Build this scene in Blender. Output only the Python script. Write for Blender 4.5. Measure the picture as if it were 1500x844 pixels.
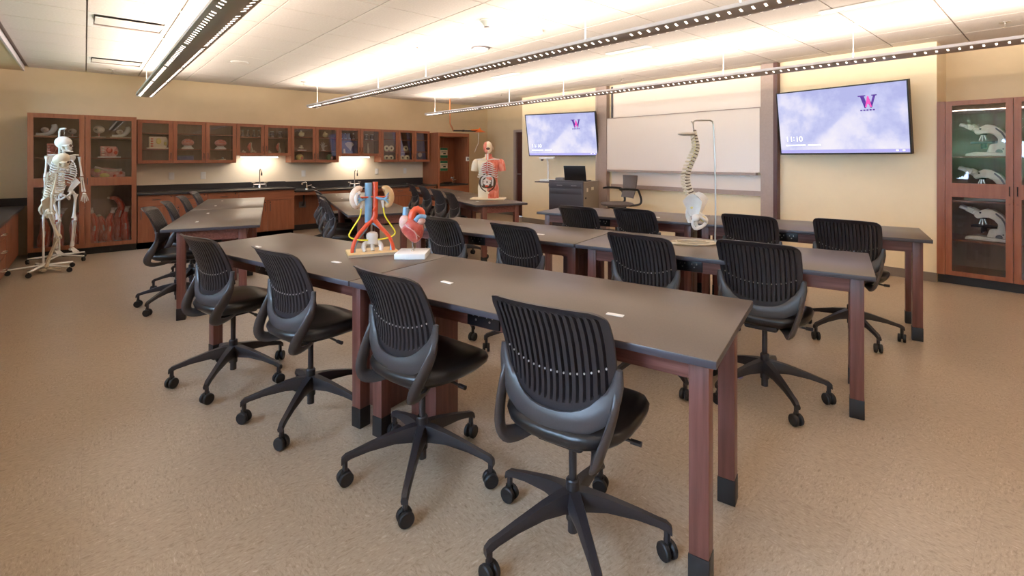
import bpy, bmesh, math, random
from mathutils import Vector, Matrix, Euler
random.seed(7)
R = math.radians
for o in list(bpy.data.objects): bpy.data.objects.remove(o)
SC = bpy.context.scene
COL = SC.collection

# ------------------------------------------------------------------ camera
CAM_H = 1.36; FPX = 715.0; HORIZON = 231.0
cd = bpy.data.cameras.new('camera'); cam = bpy.data.objects.new('camera', cd); COL.objects.link(cam)
cd.sensor_width = 36; cd.lens = 36 * FPX / 1500
cd.shift_y = -(422 - HORIZON) / 1500
cd.clip_start = .02
cam.location = (0, 0, CAM_H); cam.rotation_euler = (R(90), 0, R(48.8 - 90))
SC.camera = cam
# ------------------------------------------------------------------ world, light, exposure
w = bpy.data.worlds.new('world'); SC.world = w; w.use_nodes = True
bg = w.node_tree.nodes['Background']; bg.inputs[0].default_value = (.62, .78, 1, 1); bg.inputs[1].default_value = 20.0
SC.view_settings.view_transform = 'Standard'; SC.view_settings.look = 'None'
SC.view_settings.exposure = 0.58; SC.view_settings.gamma = 1; SC.view_settings.use_curve_mapping = False
UPLIGHT_W = 122; WARM = (1, .875, .765)

# ------------------------------------------------------------------ room numbers (metres)
XL, XF, YB, YR, CEIL = -1.2, 7.0, 9.61, -2.9, 2.63
XA = 7.6          # alcove / door recess walls behind the board wall

# ------------------------------------------------------------------ materials
def mat(name, col, rough=.5, metal=0, emit=None, es=0, spec=.5, coat=0):
    m = bpy.data.materials.new(name); m.use_nodes = True
    b = m.node_tree.nodes['Principled BSDF']
    b.inputs['Base Color'].default_value = (*col, 1); b.inputs['Roughness'].default_value = rough
    b.inputs['Metallic'].default_value = metal; b.inputs['Specular IOR Level'].default_value = spec
    b.inputs['Coat Weight'].default_value = coat; b.inputs['Coat Roughness'].default_value = .15
    if emit: b.inputs['Emission Color'].default_value = (*emit, 1); b.inputs['Emission Strength'].default_value = es
    return m
def N(m, t, **kw):
    n = m.node_tree.nodes.new(t)
    for k, v in kw.items():
        if k in n.inputs: n.inputs[k].default_value = v
        else: setattr(n, k, v)
    return n
def L(m, a, ao, b, bi): m.node_tree.links.new(a.outputs[ao], b.inputs[bi])
def ramp(m, stops):
    r = m.node_tree.nodes.new('ShaderNodeValToRGB'); e = r.color_ramp.elements
    while len(e) < len(stops): e.new(.5)
    for i, (p, c) in enumerate(stops): e[i].position = p; e[i].color = (*c, 1)
    return r
def noisy(name, stops, scale, rough=.5, stretch=(1, 1, 1), detail=6, bump=0, coat=0, nrough=.6, obj=True, rvar=0, distort=0, spec=.5):
    m = mat(name, stops[0][1], rough, coat=coat, spec=spec); b = m.node_tree.nodes['Principled BSDF']
    tc = N(m, 'ShaderNodeTexCoord'); mp = N(m, 'ShaderNodeMapping'); mp.inputs['Scale'].default_value = stretch
    L(m, tc, 'Object' if obj else 'Generated', mp, 'Vector')
    n = N(m, 'ShaderNodeTexNoise', Scale=scale, Detail=detail, Roughness=nrough, Distortion=distort); L(m, mp, 'Vector', n, 'Vector')
    r = ramp(m, stops); L(m, n, 'Fac', r, 'Fac'); L(m, r, 'Color', b, 'Base Color')
    if bump:
        bp = N(m, 'ShaderNodeBump', Strength=bump, Distance=.002); L(m, n, 'Fac', bp, 'Height'); L(m, bp, 'Normal', b, 'Normal')
    return m
M = {}
M['wall'] = noisy('wall_paint', [(.3, (.66, .51, .315)), (.7, (.70, .545, .34))], 3, .62, bump=.05)
M['wall_front'] = noisy('cream_paint', [(.3, (.84, .69, .46)), (.7, (.88, .73, .49))], 3, .5, bump=.04)
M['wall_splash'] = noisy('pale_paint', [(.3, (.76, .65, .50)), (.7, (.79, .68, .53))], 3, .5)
M['tile'] = noisy('ceiling_tile', [(.35, (.64, .575, .52)), (.65, (.70, .635, .58))], 60, .9, bump=.1)
M['grid'] = mat('ceiling_grid', (.30, .25, .22), .7)
M['white'] = mat('white_paint', (.78, .76, .73), .4)
M['whitegloss'] = mat('white_plastic', (.82, .80, .76), .25)
M['wood'] = noisy('cherry_wood', [(.25, (.21, .064, .027)), (.5, (.28, .092, .041)), (.75, (.33, .120, .055))], 5, .38, stretch=(6, 6, .45), detail=5, bump=.03)
M['woodx'] = noisy('cherry_wood_rail', [(.25, (.21, .064, .027)), (.5, (.28, .092, .041)), (.75, (.33, .120, .055))], 5, .38, stretch=(.45, 6, 6), detail=5, bump=.03)
M['inner'] = noisy('cabinet_inside', [(.25, (.27, .155, .10)), (.75, (.36, .22, .15))], 5, .5, stretch=(5, 5, .5))
M['leg'] = noisy('mahogany_leg', [(.25, (.105, .034, .025)), (.5, (.165, .058, .044)), (.75, (.215, .084, .066))], 7, .36, stretch=(8, 8, .35), detail=6, bump=.04)
M['apron'] = noisy('mahogany_apron', [(.25, (.12, .036, .027)), (.5, (.20, .070, .054)), (.75, (.29, .125, .100))], 7, .36, stretch=(.35, 8, 8), detail=6, bump=.04, distort=.6)
M['top'] = noisy('grey_brown_laminate', [(.3, (.094, .068, .050)), (.7, (.116, .084, .062))], 160, .34, detail=2, spec=.55)
M['topedge'] = mat('sky_tinted_edge', (.062, .056, .070), .35)  # dark edge, violet tint painted in for the sky's reflection
M['resin'] = noisy('black_resin', [(.3, (.018, .016, .018)), (.7, (.026, .024, .027))], 90, .28)
M['plastic'] = noisy('black_plastic', [(.3, (.023, .020, .023)), (.7, (.030, .026, .029))], 200, .34, bump=.02)
M['frame'] = noisy('charcoal_plastic', [(.3, (.056, .048, .049)), (.7, (.066, .057, .058))], 200, .36)  # charcoal raised greyer to imitate the ceiling's reflection on the chair frame
M['pin'] = mat('pale_light_dot', (.50, .46, .45), .3)  # pale grey for the bright light dots on the chair backs
M['vinyl'] = noisy('black_vinyl', [(.3, (.014, .012, .012)), (.7, (.019, .016, .016))], 120, .30, bump=.06)
M['rubber'] = mat('rubber', (.012, .011, .012), .55)
M['boot'] = mat('black_boot', (.014, .012, .013), .45)
M['black'] = mat('black', (.008, .007, .009), .35)
M['chrome'] = mat('chrome', (.75, .74, .72), .12, 1)
M['steel'] = mat('brushed_steel', (.55, .52, .48), .3, 1)
M['alu'] = noisy('anodised_trim', [(.3, (.36, .27, .23)), (.7, (.40, .30, .255))], 40, .38)
M['fixture'] = mat('fixture_paint', (.42, .33, .29), .42)
M['fixrim'] = mat('fixture_rim', (.60, .57, .60), .35)
M['slot'] = mat('slot_lens', (.9, .85, .8), .5, emit=(1, .88, .77), es=3)
M['tube'] = mat('undercabinet_tube', (.9, .9, .9), .5, emit=(1, .90, .76), es=17)
M['rubberbase'] = mat('rubber_baseboard', (.20, .16, .13), .5)
M['board'] = mat('whiteboard_enamel', (.80, .70, .62), .22)
M['door'] = noisy('dark_door', [(.3, (.07, .022, .018)), (.7, (.105, .034, .026))], 6, .4, stretch=(6, 6, .5))
M['bone'] = noisy('bone_plastic', [(.3, (.60, .49, .34)), (.7, (.72, .61, .45))], 14, .4)
M['bonew'] = noisy('white_bone', [(.3, (.72, .66, .60)), (.7, (.82, .77, .72))], 14, .4)
M['cart'] = mat('cartilage', (.52, .42, .32), .5)
M['socket'] = mat('socket_dark', (.10, .055, .03), .7)
M['red'] = noisy('artery_red', [(.3, (.70, .07, .025)), (.7, (.80, .11, .04))], 8, .28, coat=.3)
M['blue'] = noisy('vein_blue', [(.3, (.17, .33, .50)), (.7, (.24, .42, .60))], 8, .3, coat=.3)
M['yellow'] = mat('ureter_yellow', (.85, .72, .04), .35)
M['kidney'] = noisy('kidney', [(.35, (.50, .28, .10)), (.6, (.72, .50, .28))], 9, .35)
M['kidcut'] = noisy('kidney_section', [(.35, (.75, .46, .30)), (.6, (.82, .62, .48))], 22, .4)
M['muscle'] = noisy('muscle_red', [(.3, (.62, .12, .07)), (.5, (.76, .20, .13)), (.72, (.82, .46, .38))], 10, .35, stretch=(3, 3, 1))
M['heart'] = noisy('heart_red', [(.35, (.42, .045, .035)), (.55, (.60, .11, .08)), (.68, (.74, .38, .30))], 16, .28, coat=.3)
M['heartp'] = noisy('heart_pale', [(.35, (.62, .22, .18)), (.6, (.80, .55, .47))], 16, .3, coat=.3)
M['tendon'] = noisy('tendon', [(.35, (.70, .52, .44)), (.6, (.82, .70, .62))], 12, .4)
M['skin'] = noisy('model_skin', [(.3, (.76, .62, .44)), (.7, (.82, .70, .52))], 6, .45)
M['board_wood'] = noisy('light_board', [(.3, (.66, .42, .18)), (.7, (.78, .54, .26))], 6, .4, stretch=(.5, 6, 6))
M['cream'] = mat('microscope_cream', (.80, .73, .62), .35)
M['grey'] = mat('mid_grey', (.16, .15, .16), .4)
M['pod'] = mat('podium_dark', (.050, .042, .052), .45)
M['podside'] = mat('podium_side', (.27, .215, .165), .5)
M['mesh'] = noisy('chair_mesh', [(.4, (.11, .09, .085)), (.6, (.17, .14, .13))], 300, .6)
M['orange'] = mat('shower_orange', (.85, .18, .02), .35)
M['copper'] = mat('pipe_orange_brown', (.42, .14, .05), .4)
M['green'] = mat('sign_green', (.02, .22, .10), .5)
M['sign'] = mat('sign_cream', (.80, .72, .58), .5)
M['ink'] = mat('sign_ink', (.02, .05, .03), .6)
M['pink'] = noisy('tissue_pink', [(.35, (.66, .24, .20)), (.65, (.80, .47, .40))], 20, .45)
M['tissuey'] = noisy('tissue_yellow', [(.4, (.74, .60, .16)), (.65, (.80, .70, .34))], 16, .45)
M['creamy'] = noisy('cream_plastic', [(.4, (.74, .64, .36)), (.65, (.82, .74, .54))], 16, .45)
M['eyew'] = mat('eye_white', (.76, .66, .58), .35)
M['iris'] = mat('iris', (.06, .05, .06), .3)
M['chart'] = noisy('blue_chart', [(.35, (.08, .075, .19)), (.65, (.16, .15, .28))], 4, .5)
M['charts'] = mat('chart_print', (.66, .58, .55), .6)
M['tag'] = mat('white_tag', (.85, .83, .80), .4)
M['greenish'] = mat('green_model', (.16, .24, .10), .5)
M['sill'] = mat('window_frame', (.10, .09, .10), .4)
M['tape'] = mat('purple_tape', (.25, .22, .55), .5)
M['grass'] = noisy('lawn', [(.3, (.06, .12, .03)), (.7, (.12, .20, .05))], 4, .9)
M['leaf'] = noisy('foliage', [(.3, (.025, .06, .018)), (.7, (.10, .17, .06))], 9, .8)
M['bark'] = mat('bark', (.08, .05, .03), .9)

def thin_glass(name, tint, gloss):
    m = bpy.data.materials.new(name); m.use_nodes = True; nt = m.node_tree; nt.nodes.clear()
    o = nt.nodes.new('ShaderNodeOutputMaterial'); t = nt.nodes.new('ShaderNodeBsdfTransparent'); g = nt.nodes.new('ShaderNodeBsdfGlossy')
    g.inputs['Roughness'].default_value = .02; t.inputs[0].default_value = (*tint, 1)
    fr = nt.nodes.new('ShaderNodeFresnel'); fr.inputs[0].default_value = 1.5
    mu = nt.nodes.new('ShaderNodeMath'); mu.operation = 'MULTIPLY'; mu.inputs[1].default_value = gloss
    nt.links.new(fr.outputs[0], mu.inputs[0])
    mx = nt.nodes.new('ShaderNodeMixShader'); nt.links.new(mu.outputs[0], mx.inputs[0])
    nt.links.new(t.outputs[0], mx.inputs[1]); nt.links.new(g.outputs[0], mx.inputs[2]); nt.links.new(mx.outputs[0], o.inputs[0]); return m
M['glass'] = thin_glass('cabinet_glass', (.985, .985, .99), 1.2)
M['pane'] = thin_glass('window_glass', (.90, .95, 1), 1.2)
M['flask'] = thin_glass('flask_glass', (.80, .80, .84), 4)

def floor_material():
    m = mat('speckled_vinyl_floor', (.5, .38, .23), .3, spec=.5); b = m.node_tree.nodes['Principled BSDF']
    tc = N(m, 'ShaderNodeTexCoord'); ck = N(m, 'ShaderNodeTexChecker', Scale=1 / .3062); mp0 = N(m, 'ShaderNodeMapping'); mp0.inputs['Location'].default_value = (.01, .09, .31); L(m, tc, 'Object', mp0, 'Vector'); L(m, mp0, 'Vector', ck, 'Vector')
    ns = []
    for st in ((1, 2.6, 1), (2.6, 1, 1)):        # flecks run along alternate directions from tile to tile
        mp = N(m, 'ShaderNodeMapping'); mp.inputs['Scale'].default_value = st; L(m, tc, 'Object', mp, 'Vector')
        n1 = N(m, 'ShaderNodeTexNoise', Scale=46, Detail=4, Roughness=.68, Distortion=.8); L(m, mp, 'Vector', n1, 'Vector'); ns.append(n1)
    mf = N(m, 'ShaderNodeMix', data_type='FLOAT'); L(m, ck, 'Fac', mf, 0); L(m, ns[0], 'Fac', mf, 2); L(m, ns[1], 'Fac', mf, 3)
    r1 = ramp(m, [(.30, (.27, .195, .125)), (.45, (.41, .312, .218)), (.60, (.455, .352, .255)), (.74, (.60, .50, .40))]); L(m, mf, 0, r1, 'Fac')
    bt = N(m, 'ShaderNodeTexBrick', offset=0, squash=1); bt.inputs['Scale'].default_value = 1; bt.inputs['Mortar Size'].default_value = .0012; bt.inputs['Brick Width'].default_value = .3062; bt.inputs['Row Height'].default_value = .3062
    bt.inputs['Color1'].default_value = (.98, .98, .98, 1); bt.inputs['Color2'].default_value = (1.02, 1.02, 1.02, 1); bt.inputs['Mortar'].default_value = (.92, .91, .90, 1); L(m, mp0, 'Vector', bt, 'Vector')
    mx = N(m, 'ShaderNodeMix', data_type='RGBA', blend_type='MULTIPLY'); mx.inputs[0].default_value = 1
    L(m, r1, 'Color', mx, 6); L(m, bt, 'Color', mx, 7); L(m, mx, 2, b, 'Base Color')
    n3 = N(m, 'ShaderNodeTexNoise', Scale=3, Detail=2); L(m, tc, 'Object', n3, 'Vector')
    mr = N(m, 'ShaderNodeMapRange'); mr.inputs[3].default_value = .285; mr.inputs[4].default_value = .34; L(m, n3, 'Fac', mr, 'Value'); L(m, mr, 'Result', b, 'Roughness')
    return m
M['floor'] = floor_material()

def screen_material():
    m = mat('screen_sky', (0, 0, 0), .6, spec=.2); b = m.node_tree.nodes['Principled BSDF']
    tc = N(m, 'ShaderNodeTexCoord'); n = N(m, 'ShaderNodeTexNoise', Scale=2.6, Detail=7, Roughness=.55); L(m, tc, 'Object', n, 'Vector')
    sp = N(m, 'ShaderNodeSeparateXYZ'); L(m, tc, 'Object', sp, 'Vector')
    ad = N(m, 'ShaderNodeMath', operation='MULTIPLY_ADD'); ad.inputs[1].default_value = -.35; L(m, sp, 'Z', ad, 0); L(m, n, 'Fac', ad, 2)
    r = ramp(m, [(.36, (.48, .50, .84)), (.47, (.60, .62, .92)), (.57, (.80, .78, .97)), (.72, (.92, .88, .97))]); L(m, ad, 'Value', r, 'Fac')
    L(m, r, 'Color', b, 'Emission Color'); b.inputs['Emission Strength'].default_value = .66
    return m
M['screen'] = screen_material()
M['lavender'] = mat('taskbar', (.1, .1, .2), .3, emit=(.42, .40, .80), es=.66)
M['logo'] = mat('logo_purple', (.05, .01, .18), .4, emit=(.08, .02, .30), es=.45)
M['logop'] = mat('logo_pink', (.5, .03, .25), .4, emit=(.70, .08, .42), es=.55)
M['scrw'] = mat('screen_white', (.9, .9, .9), .4, emit=(.92, .90, 1), es=.76)

# ------------------------------------------------------------------ mesh helpers
class MB:
    def __init__(s): s.v = []; s.f = []
    def add(s, vs, fs):
        b = len(s.v); s.v += [tuple(p) for p in vs]; s.f += [tuple(i + b for i in f) for f in fs]; return s
    def box(s, x0, x1, y0, y1, z0, z1, T=None):
        vs = [Vector((x, y, z)) for x in (x0, x1) for y in (y0, y1) for z in (z0, z1)]
        if T: vs = [T @ p for p in vs]
        return s.add(vs, [(0, 1, 3, 2), (4, 6, 7, 5), (0, 4, 5, 1), (2, 3, 7, 6), (0, 2, 6, 4), (1, 5, 7, 3)])
    def tube(s, pts, rad, seg=8, flat=None, up=None, closed=False):
        P = [Vector(p) for p in pts]; n = len(P); vs = []
        if not hasattr(rad, '__len__'): rad = [rad] * n
        nrm = None
        for i in range(n):
            if closed: t = P[(i + 1) % n] - P[i - 1]
            else: t = P[min(i + 1, n - 1)] - P[max(i - 1, 0)]
            t = t.normalized() if t.length > 1e-9 else Vector((0, 0, 1))
            if nrm is None or up is not None:
                a = Vector(up) if up is not None else (Vector((0, 0, 1)) if abs(t.z) < .9 else Vector((1, 0, 0)))
                nrm = a - t * a.dot(t)
            else: nrm = nrm - t * nrm.dot(t)
            nrm.normalize(); bn = t.cross(nrm)
            ra, rb = rad[i] if hasattr(rad[i], '__len__') else (rad[i], rad[i] * (flat or 1))
            for k in range(seg):
                a = 2 * math.pi * k / seg
                vs.append(P[i] + nrm * (math.cos(a) * ra) + bn * (math.sin(a) * rb))
        fs = []
        for i in range(n if closed else n - 1):
            j = (i + 1) % n
            for k in range(seg):
                l = (k + 1) % seg; fs.append((i * seg + k, i * seg + l, j * seg + l, j * seg + k))
        if not closed: fs += [tuple(range(seg))[::-1], tuple((n - 1) * seg + k for k in range(seg))]
        return s.add(vs, fs)
    def ell(s, c, r, seg=12, rings=8, T=None):
        if not hasattr(r, '__len__'): r = (r, r, r)
        vs = [Vector((0, 0, -r[2]))]
        for i in range(1, rings):
            a = -math.pi / 2 + math.pi * i / rings
            for k in range(seg):
                b = 2 * math.pi * k / seg
                vs.append(Vector((r[0] * math.cos(a) * math.cos(b), r[1] * math.cos(a) * math.sin(b), r[2] * math.sin(a))))
        vs.append(Vector((0, 0, r[2])))
        if T: vs = [T @ p for p in vs]
        vs = [p + Vector(c) for p in vs]; fs = []
        for k in range(seg):
            l = (k + 1) % seg; fs.append((0, 1 + l, 1 + k)); e = len(vs) - 1; b0 = 1 + (rings - 2) * seg; fs.append((e, b0 + k, b0 + l))
            for i in range(rings - 2): fs.append((1 + i * seg + k, 1 + i * seg + l, 1 + (i + 1) * seg + l, 1 + (i + 1) * seg + k))
        return s.add(vs, fs)
    def lathe(s, prof, seg=16, c=(0, 0, 0), T=None):
        vs = []; n = len(prof)
        for r, z in prof:
            for k in range(seg):
                a = 2 * math.pi * k / seg; p = Vector((max(r, 1e-4) * math.cos(a), max(r, 1e-4) * math.sin(a), z))
                vs.append((T @ p if T else p) + Vector(c))
        fs = [(i * seg + k, i * seg + (k + 1) % seg, (i + 1) * seg + (k + 1) % seg, (i + 1) * seg + k) for i in range(n - 1) for k in range(seg)]
        fs += [tuple(range(seg))[::-1], tuple((n - 1) * seg + k for k in range(seg))]
        return s.add(vs, fs)
    def prism(s, poly, d0, d1, axis='y', T=None):
        n = len(poly)
        def mk(a, b, d): return Vector((a, d, b)) if axis == 'y' else (Vector((d, a, b)) if axis == 'x' else Vector((a, b, d)))
        vs = [mk(a, b, d0) for a, b in poly] + [mk(a, b, d1) for a, b in poly]
        if T: vs = [T @ p for p in vs]
        fs = [tuple(range(n)), tuple(range(n, 2 * n))[::-1]] + [(i, i + n, (i + 1) % n + n, (i + 1) % n) for i in range(n)]
        return s.add(vs, fs)
    def loft(s, rings, cap=True):
        n = len(rings[0]); vs = [p for r in rings for p in r]
        fs = [(i * n + k, i * n + (k + 1) % n, (i + 1) * n + (k + 1) % n, (i + 1) * n + k) for i in range(len(rings) - 1) for k in range(n)]
        if cap: fs += [tuple(range(n))[::-1], tuple((len(rings) - 1) * n + k for k in range(n))]
        return s.add(vs, fs)
    def mesh(s, name, smooth=True, bevel=0, angle=35):
        me = bpy.data.meshes.new(name); me.from_pydata(s.v, [], s.f)
        bm = bmesh.new(); bm.from_mesh(me)
        bmesh.ops.recalc_face_normals(bm, faces=bm.faces)
        if bevel:
            ed = [e for e in bm.edges if len(e.link_faces) == 2 and e.calc_face_angle(0) > .6]
            bmesh.ops.bevel(bm, geom=ed, offset=bevel, segments=2, affect='EDGES', profile=.5)
        bm.to_mesh(me); bm.free()
        if smooth: me.shade_smooth(); me.set_sharp_from_angle(angle=R(angle))
        return me
    def build(s, name, m, parent=None, smooth=True, bevel=0, loc=None, angle=35):
        return obj(name, s.mesh(name, smooth, bevel, angle), m, parent, loc)
def obj(name, me, m, parent=None, loc=None, rot=None):
    if m is not None and not me.materials: me.materials.append(M[m] if isinstance(m, str) else m)
    o = bpy.data.objects.new(name, me); COL.objects.link(o)
    if parent: o.parent = parent
    if loc: o.location = loc
    if rot: o.rotation_euler = rot
    return o
def tag(o, label, cat, group=None):
    o['label'] = label; o['category'] = cat
    if group: o['group'] = group
    return o
def thing(name, label, cat, loc=(0, 0, 0), rz=0, group=None):
    o = bpy.data.objects.new(name, None); COL.objects.link(o); o.empty_display_size = .05
    o.location = loc; o.rotation_euler = (0, 0, R(rz)); return tag(o, label, cat, group)
def struct(o): o['kind'] = 'structure'; return o
def dup(root, loc, rz, label, group=None, scale=None):
    r = root.copy(); COL.objects.link(r); r.location = loc; r.rotation_euler = (0, 0, R(rz)); r['label'] = label
    if group: r['group'] = group
    if scale: r.scale = (scale,) * 3
    for ch in list(root.children):
        c = ch.copy(); COL.objects.link(c); c.parent = r
        for g in list(ch.children):
            d = g.copy(); COL.objects.link(d); d.parent = c
    return r
def B(*a, T=None): return MB().box(*a, T=T)
def rotz(a): return Matrix.Rotation(R(a), 4, 'Z')
def lerp(a, b, t): return a + (b - a) * t
def smooth_path(pts, n=6):
    P = [Vector(p) for p in pts]; out = []
    for i in range(len(P) - 1):
        p0, p1, p2, p3 = P[max(i - 1, 0)], P[i], P[i + 1], P[min(i + 2, len(P) - 1)]
        for k in range(n):
            t = k / n
            out.append(.5 * ((2 * p1) + (p2 - p0) * t + (2 * p0 - 5 * p1 + 4 * p2 - p3) * t * t + (3 * p1 - p0 - 3 * p2 + p3) * t ** 3))
    out.append(P[-1]); return out
def radpath(rs, n=6):
    out = []
    for i in range(len(rs) - 1):
        for k in range(n):
            t = k / n
            out.append(tuple(lerp(a, b, t) for a, b in zip(rs[i], rs[i + 1])) if hasattr(rs[i], '__len__') else lerp(rs[i], rs[i + 1], t))
    out.append(rs[-1]); return out

# ================================================================== THE ROOM
fl = B(XL - .1, XA + .1, YR - .1, YB + .1, -.1, 0).build('floor', 'floor', smooth=False); struct(fl)
# back wall (cabinet wall)
wb = B(XL - .1, XA + .1, YB, YB + .12, 0, CEIL + .08).build('wall_back', 'wall', smooth=False); struct(wb)
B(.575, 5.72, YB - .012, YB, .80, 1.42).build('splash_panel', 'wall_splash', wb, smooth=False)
# board wall: a projecting slab between the door recess and the cabinet alcove
wf = MB(); wf.box(XF, XA + .02, .955, 7.665, 0, CEIL + .08)
wfo = wf.build('wall_front', 'wall_front', smooth=False); struct(wfo)
wa = MB(); wa.box(XA, XA + .12, YR - .1, .955, 0, CEIL + .08); wa.box(XA, XA + .12, 7.665, 8.06, 0, CEIL + .08); wa.box(XA, XA + .12, 8.56, YB, 0, CEIL + .08); wa.box(XA, XA + .12, 8.06, 8.56, 1.97, CEIL + .08)
wao = wa.build('wall_recess', 'wall', smooth=False); struct(wao)
wr = B(XL - .1, XA + .1, YR - .12, YR, 0, CEIL + .08).build('wall_right', 'wall', smooth=False); struct(wr)
# window wall behind and beside the camera, with three windows
WIN = [(-2.4, -.4), (.1, 2.1), (2.6, 4.6), (5.1, 7.1), (7.4, 9.2)]
wl = MB(); WZ0, WZ1 = .82, 2.40
wl.box(XL - .14, XL, YR - .1, YB + .1, 0, WZ0); wl.box(XL - .14, XL, YR - .1, YB + .1, WZ1, CEIL + .08)
ys = [YR - .1] + [v for p in WIN for v in p] + [YB + .1]
for i in range(0, len(ys), 2): wl.box(XL - .14, XL, ys[i], ys[i + 1], WZ0, WZ1)
struct(wl.build('wall_left', 'wall', smooth=False))
for i, (a, b) in enumerate(WIN):
    f = MB(); t = .05
    f.box(XL - .11, XL - .03, a, a + t, WZ0, WZ1); f.box(XL - .11, XL - .03, b - t, b, WZ0, WZ1)
    f.box(XL - .11, XL - .03, a + t, b - t, WZ0, WZ0 + t); f.box(XL - .11, XL - .03, a + t, b - t, WZ1 - t, WZ1)
    m_ = (a + b) / 2; f.box(XL - .11, XL - .03, m_ - .025, m_ + .025, WZ0 + t, WZ1 - t)
    fo = f.build('window_%d' % (i + 1), 'sill', smooth=False); struct(fo)
    for (p, q) in ((a + t, m_ - .025), (m_ + .025, b - t)): B(XL - .075, XL - .068, p, q, WZ0 + t, WZ1 - t).build('pane', 'pane', fo, smooth=False)
# soffit over the windows
so = MB(); so.box(XL, -.65, YR, YB, 2.575, CEIL + .05)
soo = so.build('ceiling_soffit', 'wall', smooth=False); struct(soo)
B(-.65, -.632, YR, YB, 2.57, CEIL + .02).build('edge_trim', 'fixrim', soo, smooth=False)
# ceiling: recessed backing and a lay-in tile for every bay
ce = B(XL - .1, XA + .1, YR - .1, YB + .1, CEIL + .022, CEIL + .10).build('ceiling', 'grid', smooth=False); struct(ce)
TS, TX0, TY0, GAP = .6125, .015, .72, .006
tile_full = B(-TS / 2 + GAP, TS / 2 - GAP, -TS / 2 + GAP, TS / 2 - GAP, 0, .03).mesh('ceiling_tile', False); tile_full.materials.append(M['tile'])
TROFF = {(0, 8), (0, 12)}
for i in range(-2, 13):
    for j in range(-6, 16):
        x0, x1 = TX0 + i * TS, TX0 + (i + 1) * TS; y0, y1 = TY0 + j * TS, TY0 + (j + 1) * TS
        if (i, j) in TROFF: continue
        cx0, cx1, cy0, cy1 = max(x0, -.63), min(x1, XA), max(y0, YR), min(y1, YB)
        if cx1 - cx0 < .06 or cy1 - cy0 < .06: continue
        if cx0 >= XF - .05 and .96 < (cy0 + cy1) / 2 < 7.66: continue
        if cx1 - cx0 > TS - .01 and cy1 - cy0 > TS - .01: obj('ceiling_tile', tile_full, None, ce, ((x0 + x1) / 2, (y0 + y1) / 2, CEIL))
        else: B(cx0 + GAP, cx1 - GAP, cy0 + GAP, cy1 - GAP, CEIL, CEIL + .03).build('ceiling_tile', 'tile', ce, smooth=False)
# baseboards and door in the recess
def bboard(name, *a): struct(B(*a).build(name, 'rubberbase', smooth=False))
bboard('baseboard_front', XF - .012, XF, .955, 7.665, 0, .10)
bboard('baseboard_recess', XA - .012, XA, 8.62, YB, 0, .10)
bboard('baseboard_back', 6.60, XA - .012, YB - .012, YB, 0, .10)
bboard('baseboard_corner', XF, XA, 7.665, 7.677, 0, .10)
dr = B(XA + .02, XA + .06, 8.10, 8.52, 0.005, 1.955).build('door_1', 'door', smooth=False); struct(dr)
MB().tube([(XA - .02, 8.46, .98), (XA - .02, 8.36, .98)], .01).tube([(XA + .02, 8.46, .98), (XA - .02, 8.46, .98)], .009).build('door_handle', 'steel', dr)
fr = MB(); fr.box(XA - .025, XA + .05, 8.52, 8.60, 0, 2.01); fr.box(XA - .025, XA + .05, 8.02, 8.10, 0, 2.01); fr.box(XA - .025, XA + .05, 8.10, 8.52, 1.955, 2.01)
struct(fr.build('trim_1', 'alu', smooth=False))

# ------------------------------------------------------------------ ceiling services
def troffer(j, label):
    x0, y0 = TX0, TY0 + j * TS; t = thing('slot_diffuser', label, 'ceiling vent', (x0 + TS / 2, y0 + TS / 2, CEIL), 0, 'recessed slot diffusers')
    h = TS / 2 - .006; f = MB()
    f.box(-h, h, -h, -h + .05, 0, .018); f.box(-h, h, h - .05, h, 0, .018); f.box(-h, -h + .04, -h + .05, h - .05, 0, .018); f.box(h - .04, h, -h + .05, h - .05, 0, .018)
    f.build('frame', 'white', t, smooth=False)
    a = .25
    f = MB(); T = Matrix.Translation((0, 0, .0)) @ Matrix.Rotation(R(4), 4, 'X'); f.box(-h + .05, h - .05, -.215, .20, -.004, .004, T); f.build('baffle_plate', 'whitegloss', t, smooth=False)
    B(-h + .045, h - .045, h - .075, h - .052, .006, .012).build('dark_slot', 'alu', t, smooth=False)
troffer(8, 'larger-looking white slot diffuser panel recessed in the ceiling at upper left')
troffer(12, 'far white slot diffuser panel recessed in the ceiling near the back wall')
def sprinkler(x, y, label):
    t = thing('sprinkler_head', label, 'sprinkler', (x, y, CEIL), 0, 'ceiling sprinklers')
    MB().lathe([(.04, 0), (.04, -.004), (.012, -.008)], 16).build('escutcheon', 'steel', t)
    MB().tube([(0, 0, -.006), (0, 0, -.035)], .007).tube([(-.018, 0, -.037), (.018, 0, -.037)], .004).build('nozzle', 'chrome', t)
    MB().lathe([(.002, -.046), (.018, -.046), (.018, -.043), (.002, -.040)], 12).build('deflector', 'chrome', t)
for x, y, l in [(2.79, 4.78, 'chrome sprinkler head in the ceiling left of the middle pendant light'), (.30, 9.09, 'chrome sprinkler head near the back wall beside the slot diffuser'), (6.47, 4.73, 'chrome sprinkler head in the ceiling above the whiteboard'), (6.50, .40, 'chrome sprinkler head at the upper right of the photo'), (2.76, 8.45, 'chrome sprinkler head in front of the back wall between the first two pendant lights'), (6.2, 7.4, 'chrome sprinkler head beyond the far pendant light near the recess')]: sprinkler(x, y, l)
t = thing('smoke_detector', 'white cone-shaped smoke detector on the ceiling above the front table', 'smoke detector', (2.80, 3.55, CEIL))
MB().lathe([(.065, 0), (.065, -.012), (.05, -.022), (.03, -.055), (.026, -.058)], 20).build('housing', 'whitegloss', t); MB().lathe([(.027, -.058), (.027, -.07), (.015, -.074)], 14).build('sensor', 'grey', t)
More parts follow.
